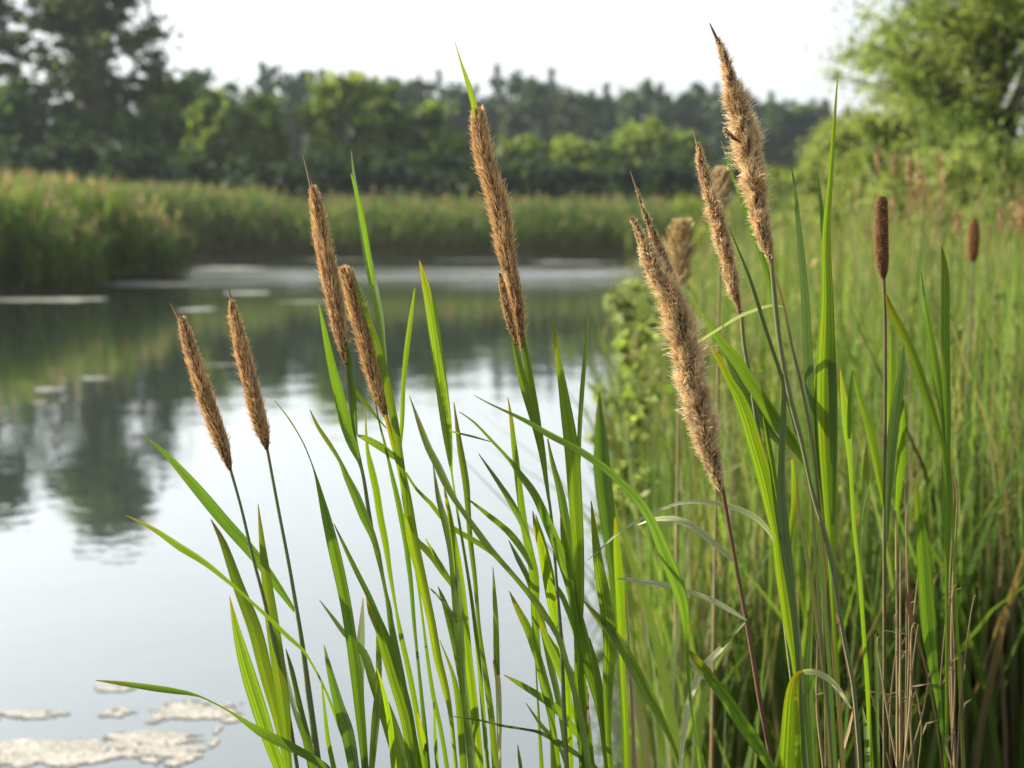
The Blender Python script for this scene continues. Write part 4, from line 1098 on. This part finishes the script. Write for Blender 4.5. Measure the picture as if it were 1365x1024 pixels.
def tree(name, label, px, py_top, wpx, y, kind, cols, seed, n_leaf=2600, size=0.16, low=0.12, group=None, trunk=True, cat='tree', col_trunk=None):
    rng = np.random.default_rng(seed)
    top = at(px, py_top, y)
    gz = float(ground_z(np.array(top.x), np.array(y)))
    H = top.z - gz
    Wd = wpx / FPX * y
    root = empty(name, (top.x, y, gz), label, cat, group)
    cs, rs = crown_shape(kind, H - 0.1 * Wd, Wd, rng, H * low)
    per = np.maximum(8, (n_leaf * 2.0 * rs ** 2 / (rs ** 2).sum()).astype(int))
    q, t = leaf_cloud(cs, rs, per, size * 1.25, cols, rng, soft=True, flat=0.5 if kind == 'airy' else 0.8)
    link('crown', quads_mesh('crown', q, [M_FOLIAGE], t), root)
    if trunk:
        mb = MB()
        tr = max(0.08, 0.022 * H)
        bend = rng.normal(0, 0.03 * H, 2)
        mb.tube([(0, 0, -0.3), (bend[0] * .3, bend[1] * .3, H * .3), (bend[0] * .7, bend[1] * .7, H * .6), (bend[0], bend[1], H * .9)], [tr * 1.2, tr, tr * .7, tr * .15], 7)
        for c in cs[rng.permutation(len(cs))[:9]]:
            z0_ = H * 0.25 + 0.5 * (c[2] - H * 0.25) if c[2] > H * 0.25 else c[2] * 0.8
            f = z0_ / H
            s = np.array([bend[0] * f, bend[1] * f, z0_])
            mid = (s + c) / 2 + np.array([0, 0, 0.04 * H])
            mb.tube([s, mid, c], [tr * .4, tr * .25, tr * .06], 5)
        link('trunk', mb.mesh('trunk', [M_BARK]), root)
    return root


DARK = [(0.036, 0.078, 0.028), (0.048, 0.096, 0.032), (0.06, 0.11, 0.036)]
MID = [(0.062, 0.108, 0.024), (0.09, 0.142, 0.03), (0.108, 0.16, 0.036)]
LIGHT = [(0.115, 0.175, 0.034), (0.15, 0.21, 0.04), (0.175, 0.225, 0.05)]
GREYG = [(0.058, 0.092, 0.042), (0.075, 0.11, 0.05), (0.09, 0.12, 0.055)]

tree('tall_tree', 'tall airy grey-green tree with sky showing through its branches, upper left', 118, -95, 205, 70, 'airy', GREYG, 1, 8500, 0.15, 0.36)
tree('tall_tree', 'airy tree cut by the left edge of the view, above the dark grove', -25, -60, 130, 69, 'airy', GREYG, 2, 4800, 0.15, 0.36)
for i, (px, py, w) in enumerate([(-60, 90, 170), (15, 96, 160), (85, 112, 160), (150, 118, 160), (205, 108, 130), (238, 150, 110)]):
    tree('broadleaf_tree', ['dark tree at the very left edge below the airy crowns', 'dark green tree left of the tall airy tree', 'dark rounded tree right below the tall airy tree',
                            'dark shadowy tree right of the tall airy trunk', 'dark tree with a small top at the right flank of the dark grove', 'low dark tree beside the light green trees'][i],
         px, py, w, 66 + (i % 3), 'round', MID if i in (2, 4) else DARK, 20 + i, 5600, 0.19, 0.05)
tree('broadleaf_tree', 'distant dark round tree peeking over the left grove', 262, 72, 75, 112, 'round', DARK, 31, 1500, 0.22, 0.1)
tree('broadleaf_tree', 'light green round tree, left one of the pair right of the dark grove', 290, 98, 100, 65, 'round', LIGHT, 32, 3400, 0.17, 0.06)
tree('broadleaf_tree', 'light green tree, right one of the pair before the dark distant hill wood', 352, 112, 95, 66, 'round', LIGHT, 33, 3200, 0.17, 0.06)
tree('broadleaf_tree', 'tall bright green tree left of the central spike, highest of the far shore', 455, 66, 120, 66, 'round', LIGHT, 34, 4200, 0.17, 0.1)
tree('broadleaf_tree', 'leaning mid green tree at the right side of the tall bright one', 515, 84, 80, 68, 'round', MID, 35, 2600, 0.17, 0.08)
tree('broadleaf_tree', 'mid green tree straight behind the tip blade of the central spike', 570, 118, 110, 69, 'round', MID, 36, 3200, 0.17, 0.06)
tree('broadleaf_tree', 'dusky green tree just left of the central spike', 622, 150, 85, 67, 'round', MID, 37, 2600, 0.17, 0.06)
tree('broadleaf_tree', 'low light green tree right behind the thick central spike', 695, 164, 100, 72, 'round', LIGHT, 38, 2800, 0.18, 0.06)
tree('broadleaf_tree', 'low sunlit tree in the row, second from the central spike', 760, 172, 90, 74, 'round', LIGHT, 39, 2600, 0.18, 0.06)
tree('broadleaf_tree', 'low green tree in the row left of the dome-shaped one', 808, 178, 80, 73, 'round', MID, 40, 2400, 0.18, 0.06)
tree('broadleaf_tree', 'dome-shaped light green tree behind the frayed two-pointed spike', 858, 143, 105, 75, 'round', LIGHT, 41, 3200, 0.18, 0.05)
tree('broadleaf_tree', 'dim green tree between the dome-shaped tree and the tallest spike', 925, 158, 95, 78, 'round', MID, 42, 2600, 0.18, 0.05)
tree('broadleaf_tree', 'dark low tree behind the tallest spike', 990, 190, 100, 70, 'round', DARK, 43, 2400, 0.18, 0.05)
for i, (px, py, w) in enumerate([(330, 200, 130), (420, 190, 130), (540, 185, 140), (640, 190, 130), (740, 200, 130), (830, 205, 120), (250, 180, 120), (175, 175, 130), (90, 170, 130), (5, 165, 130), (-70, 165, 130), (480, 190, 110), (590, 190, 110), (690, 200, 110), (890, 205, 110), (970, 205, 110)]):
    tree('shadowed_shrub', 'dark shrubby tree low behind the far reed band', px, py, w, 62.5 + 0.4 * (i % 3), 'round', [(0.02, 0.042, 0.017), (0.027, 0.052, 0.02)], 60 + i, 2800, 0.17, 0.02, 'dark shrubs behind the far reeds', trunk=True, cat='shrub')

hill = [(325, 95, 50), (350, 84, 46), (378, 72, 60), (405, 78, 50), (430, 92, 50), (536, 92, 46), (560, 96, 44), (585, 94, 42), (610, 105, 46), (632, 100, 40), (662, 84, 44), (690, 80, 46), (712, 92, 40),
        (735, 92, 42), (758, 108, 46), (785, 118, 46), (808, 114, 40), (825, 105, 42), (855, 101, 46), (880, 112, 44), (905, 112, 44), (932, 104, 44), (955, 112, 42), (982, 108, 44), (1005, 118, 42),
        (1028, 122, 44), (1052, 126, 44), (1078, 120, 44), (1100, 132, 46), (300, 110, 50), (460, 100, 50), (500, 100, 50), (650, 125, 50), (720, 128, 50), (840, 138, 50), (950, 142, 54), (1060, 150, 60), (1130, 140, 60),
        (1170, 150, 60), (890, 150, 54), (780, 145, 54), (1000, 150, 56), (590, 130, 54)]
for i, (px, py, w) in enumerate(hill):
    kind = 'conifer' if i % 3 == 1 else 'round'
    tree('hill_tree', 'dark bluish tree of the distant wood on the rise', px, py - 4, w * (1.5 if kind == 'conifer' else 1.75), 128 + (i * 7) % 26, kind, [(0.03, 0.06, 0.034), (0.042, 0.072, 0.04)],
         100 + i, 1300, 0.34, 0.03, 'trees of the distant wood', trunk=True)
for i, (px, py, w) in enumerate([(682, 122, 44), (757, 112, 50), (1010, 150, 60)]):
    tree('hill_tree', ['paler round tree on the rise just right of the central spike', 'pale olive tree on the rise above the sunlit row', 'pale round tree on the rise behind the tallest spike'][i], px, py, w, 122, 'round',
         [(0.045, 0.06, 0.03), (0.055, 0.07, 0.035)], 160 + i, 1000, 0.3, 0.05)


# willow on the right, near enough to show its boughs
def willow(label, px, py_top, wpx, y, seed, n_leaf, cols, limbs, low, name='willow_tree', size=0.036, tr_k=0.03):
    rng = np.random.default_rng(seed)
    top = at(px, py_top, y)
    gz = float(ground_z(np.array(top.x), np.array(y)))
    H = top.z - gz; Wd = wpx / FPX * y
    root = empty(name, (top.x, y, gz), label, 'tree' if name != 'shrub' else 'shrub')
    mb = MB(); cs, rs = [], []
    tr = tr_k * H
    mb.tube([(0, 0, -.3), (0.04 * H, 0, .3 * H), (-.02 * H, .02 * H, .62 * H), (.01 * H, 0, .92 * H)], [tr * 1.1, tr * .8, tr * .5, tr * .1], 8)
    for i in range(limbs):
        f = low + (0.9 - low) * rng.random()
        a = rng.random() * 6.283
        reach = Wd * 0.5 * (0.35 + 0.65 * rng.random()) * math.sin(math.pi * (0.25 + 0.65 * f)) * 1.1
        s = np.array([0.01 * H, 0, f * H * 0.75])
        e = np.array([math.cos(a) * reach, math.sin(a) * reach, f * H + reach * 0.25])
        mid = (s + e) / 2 + np.array([0, 0, 0.06 * H])
        mb.tube([s, mid, e], [tr * .28, tr * .18, tr * .04], 5)
        for k in range(5):
            t = 0.45 + 0.55 * k / 4
            p = (1 - t) ** 2 * s + 2 * t * (1 - t) * mid + t * t * e
            cs.append(p + rng.normal(0, 0.05 * Wd, 3)); rs.append(Wd * (0.07 + 0.07 * rng.random()))
    cs, rs = np.array(cs), np.array(rs)
    per = np.maximum(8, (n_leaf * rs ** 2 / (rs ** 2).sum()).astype(int))
    q, t = leaf_cloud(cs, rs, per, size, cols, rng, aspect=0.4, up=0.2, soft=True)
    link('crown', quads_mesh('crown', q, [M_FOLIAGE], t), root)
    link('trunk', mb.mesh('trunk', [M_BARK]), root)
    return root


YG = [(0.15, 0.205, 0.055), (0.185, 0.24, 0.07), (0.125, 0.18, 0.045), (0.215, 0.26, 0.085)]
willow('big yellow-green willow filling the upper right corner', 1335, -190, 470, 15.0, 201, 52000, YG, 100, 0.06)
willow('rounded yellow-green willow bush left of the big willow', 1225, 0, 200, 16.0, 202, 24000, YG, 44, 0.08)
willow('small light green bush at the left foot of the willows', 1110, 130, 150, 17.0, 203, 20000, YG, 36, 0.06, name='shrub')
willow('low bush standing under the big willow behind the tan plumes', 1290, 150, 260, 13.0, 204, 20000, YG, 36, 0.06, name='shrub')
willow('bright low bush between the two willows, behind the tall ribbed blade', 1160, 120, 190, 14.5, 207, 24000, YG, 40, 0.05, name='shrub')
willow('dim grey-green bush between the tallest spike and the willows', 1040, 215, 110, 24.0, 205, 8000, LIGHT, 26, 0.06, name='shrub')
willow('low leafy bush at the end of the right shoreline', 945, 262, 130, 28.0, 206, 8000, LIGHT, 26, 0.06, name='shrub')

willow('tall willow behind the big one at the right edge', 1440, -160, 330, 19.0, 208, 24000, YG, 60, 0.08)
tree('broadleaf_tree', 'mid green tree filling the dip between the tall airy tree and the light green pair', 222, 66, 105, 71, 'round', MID, 44, 4200, 0.17, 0.06)

# leafy sapling at the water's edge
for px, py, w, y, lab, sdv in [(842, 335, 105, 5.6, 'slender light green sapling leaning over the water at the thicket edge', 301),
                               (915, 325, 120, 6.4, 'pale leafy sapling behind the frayed two-pointed spike', 302),
                               (846, 450, 70, 4.4, 'small leafy sapling low at the water edge of the thicket', 303)]:
    willow(lab, px, py, w, y, sdv, 1100, [(0.19, 0.26, 0.08), (0.24, 0.3, 0.11), (0.28, 0.33, 0.14)], 26, 0.12, name='sapling', size=0.03, tr_k=0.005)


# ------------------------------------------------------------------ floating algae, pale far patches
def algae(label, px, py, hw, hh, seed, mat, cell=0.006, thick=0.0022, group=None):
    rng = np.random.default_rng(seed)
    c = on_water(px, py)
    rx = hw / FPX * c.y
    ry = max(0.04, (on_water(px, py - hh).y - on_water(px, py + hh).y) / 2)
    nx_ = int(min(300, max(16, 2.4 * rx / cell))); ny_ = int(min(200, max(10, 2.4 * ry / cell)))
    v, f = [], []
    idx = {}
    sc = 1.8 / max(0.05, min(rx, ry))
    keep = np.zeros((ny_, nx_), bool)
    for j in range(ny_):
        for i in range(nx_):
            u = (i / (nx_ - 1) - .5) * 2.4; w_ = (j / (ny_ - 1) - .5) * 2.4
            x, y = u * rx, w_ * ry
            nn = noise.fractal(Vector((x * sc * .45 + seed * 3.1, y * sc * .8, 0)), 0.6, 2.1, 6)
            hole = noise.noise(Vector((x * 30 + seed, y * 18, 4)))
            keep[j, i] = (1 - math.sqrt(u * u + w_ * w_)) + 0.6 * nn > 0.14 and hole > -0.62
    def vid(i, j, b):
        k = (i, j, b)
        if k not in idx:
            u = (i / nx_ - .5) * 2.4; w_ = (j / ny_ - .5) * 2.4
            x, y = u * rx, w_ * ry
            if b:
                z = -0.01
            else:
                z = thick * (0.3 + 0.5 * abs(noise.noise(Vector((x * 14 + seed, y * 14, 1)))) + 0.55 * abs(noise.noise(Vector((x * 55, y * 55, 2)))) + 0.5 * abs(noise.noise(Vector((x * 130, y * 130, 3)))))
            x += 0.3 * cell * noise.noise(Vector((i * .9, j * .9, 5))); y += 0.3 * cell * noise.noise(Vector((i * .9, j * .9, 9)))
            idx[k] = len(v); v.append((x, y, max(z, -0.01)))
        return idx[k]
    for j in range(ny_):
        for i in range(nx_):
            if not keep[j, i]:
                continue
            f.append((vid(i, j, 0), vid(i + 1, j, 0), vid(i + 1, j + 1, 0), vid(i, j + 1, 0)))
            for di, dj, a_, b_ in ((0, -1, (i, j), (i + 1, j)), (1, 0, (i + 1, j), (i + 1, j + 1)), (0, 1, (i + 1, j + 1), (i, j + 1)), (-1, 0, (i, j + 1), (i, j))):
                jj, ii = j + dj, i + di
                if not (0 <= jj < ny_ and 0 <= ii < nx_ and keep[jj, ii]):
                    f.append((vid(*a_, 0), vid(*a_, 1), vid(*b_, 1), vid(*b_, 0)))
    me = bpy.data.meshes.new('algae_mat'); me.from_pydata(v, [], f); me.materials.append(mat)
    me.update()
    o = tag(link('algae_mat', me), label, 'algae mat', group)
    o.location = (c.x, c.y, 0.002)
    return o


algae('largest crumbly cream algae mat floating in the bottom left corner', 70, 1004, 175, 20, 1, M_MAT)
algae('cream algae mat floating just above the largest one, bottom left', 200, 986, 70, 13, 2, M_MAT)
algae('domed cream algae mat behind the low reed blade tips', 262, 948, 66, 14, 3, M_MAT)
algae('thin cream algae mat touching the left edge', 40, 953, 52, 6, 4, M_MAT)
algae('small cream algae strip below the lowest reed blade', 152, 918, 28, 4, 5, M_MAT)
algae('faint small algae strip left of the domed mat', 158, 951, 26, 4, 6, M_MAT)
algae('narrow ragged algae mat along the bottom edge, right of the largest mat', 225, 1004, 45, 7, 7, M_MAT)
bits = [(255, 1010, 14, 3), (290, 973, 6, 1.2), (210, 955, 8, 1.2), (285, 990, 6, 1.2), (310, 958, 18, 2.2), (235, 1016, 16, 3)]
for i, (px, py, hw, hh) in enumerate(bits):
    algae('small loose crumb of cream algae near the bottom left mats', px, py, hw, hh, 70 + i, M_MAT, cell=0.006, group='loose crumbs of algae at the bottom left')
far = [(70, 400, 88, 2.6), (195, 379, 78, 3.2), (262, 413, 24, 2.4), (330, 391, 34, 2.0), (70, 520, 26, 2.6), (125, 505, 22, 1.6), (52, 537, 9, 1.8), (300, 487, 40, 0.7), (300, 358, 50, 1.6), (450, 346, 60, 1.0),
       (640, 346, 90, 1.2), (760, 350, 60, 1.0), (330, 344, 60, 1.2), (410, 403, 40, 1.0)]
for i, (px, py, hw, hh) in enumerate(far):  # thin pale sheets on the far water, built like the mats
    algae('thin pale patch lying on the dark far water', px, py, hw, hh, 30 + i, M_PATCH, cell=0.06, thick=0.01, group='pale patches on the far water')

# ------------------------------------------------------------------ the air
hz = bpy.data.meshes.new('haze')
x0, x1, y0, y1, za, zb = -700, 700, -70, 1600, -2.2, 34.0
hz.from_pydata([(x0, y0, za), (x1, y0, za), (x1, y1, za), (x0, y1, za), (x0, y0, zb), (x1, y0, zb), (x1, y1, zb), (x0, y1, zb)], [],
               [(0, 3, 2, 1), (4, 5, 6, 7), (0, 1, 5, 4), (1, 2, 6, 5), (2, 3, 7, 6), (3, 0, 4, 7)])
m, nt, out = new_mat('haze_air')
pv = N(nt, 'ShaderNodeVolumePrincipled')
pv.inputs['Color'].default_value = (0.78, 0.9, 1.0, 1)
pv.inputs['Density'].default_value = 0.00042
pv.inputs['Anisotropy'].default_value = 0.2
nt.links.new(pv.outputs[0], out.inputs['Volume'])
hz.materials.append(m)
tag(link('haze', hz), 'thin pale haze in the air over the pond', 'haze', kind='stuff')
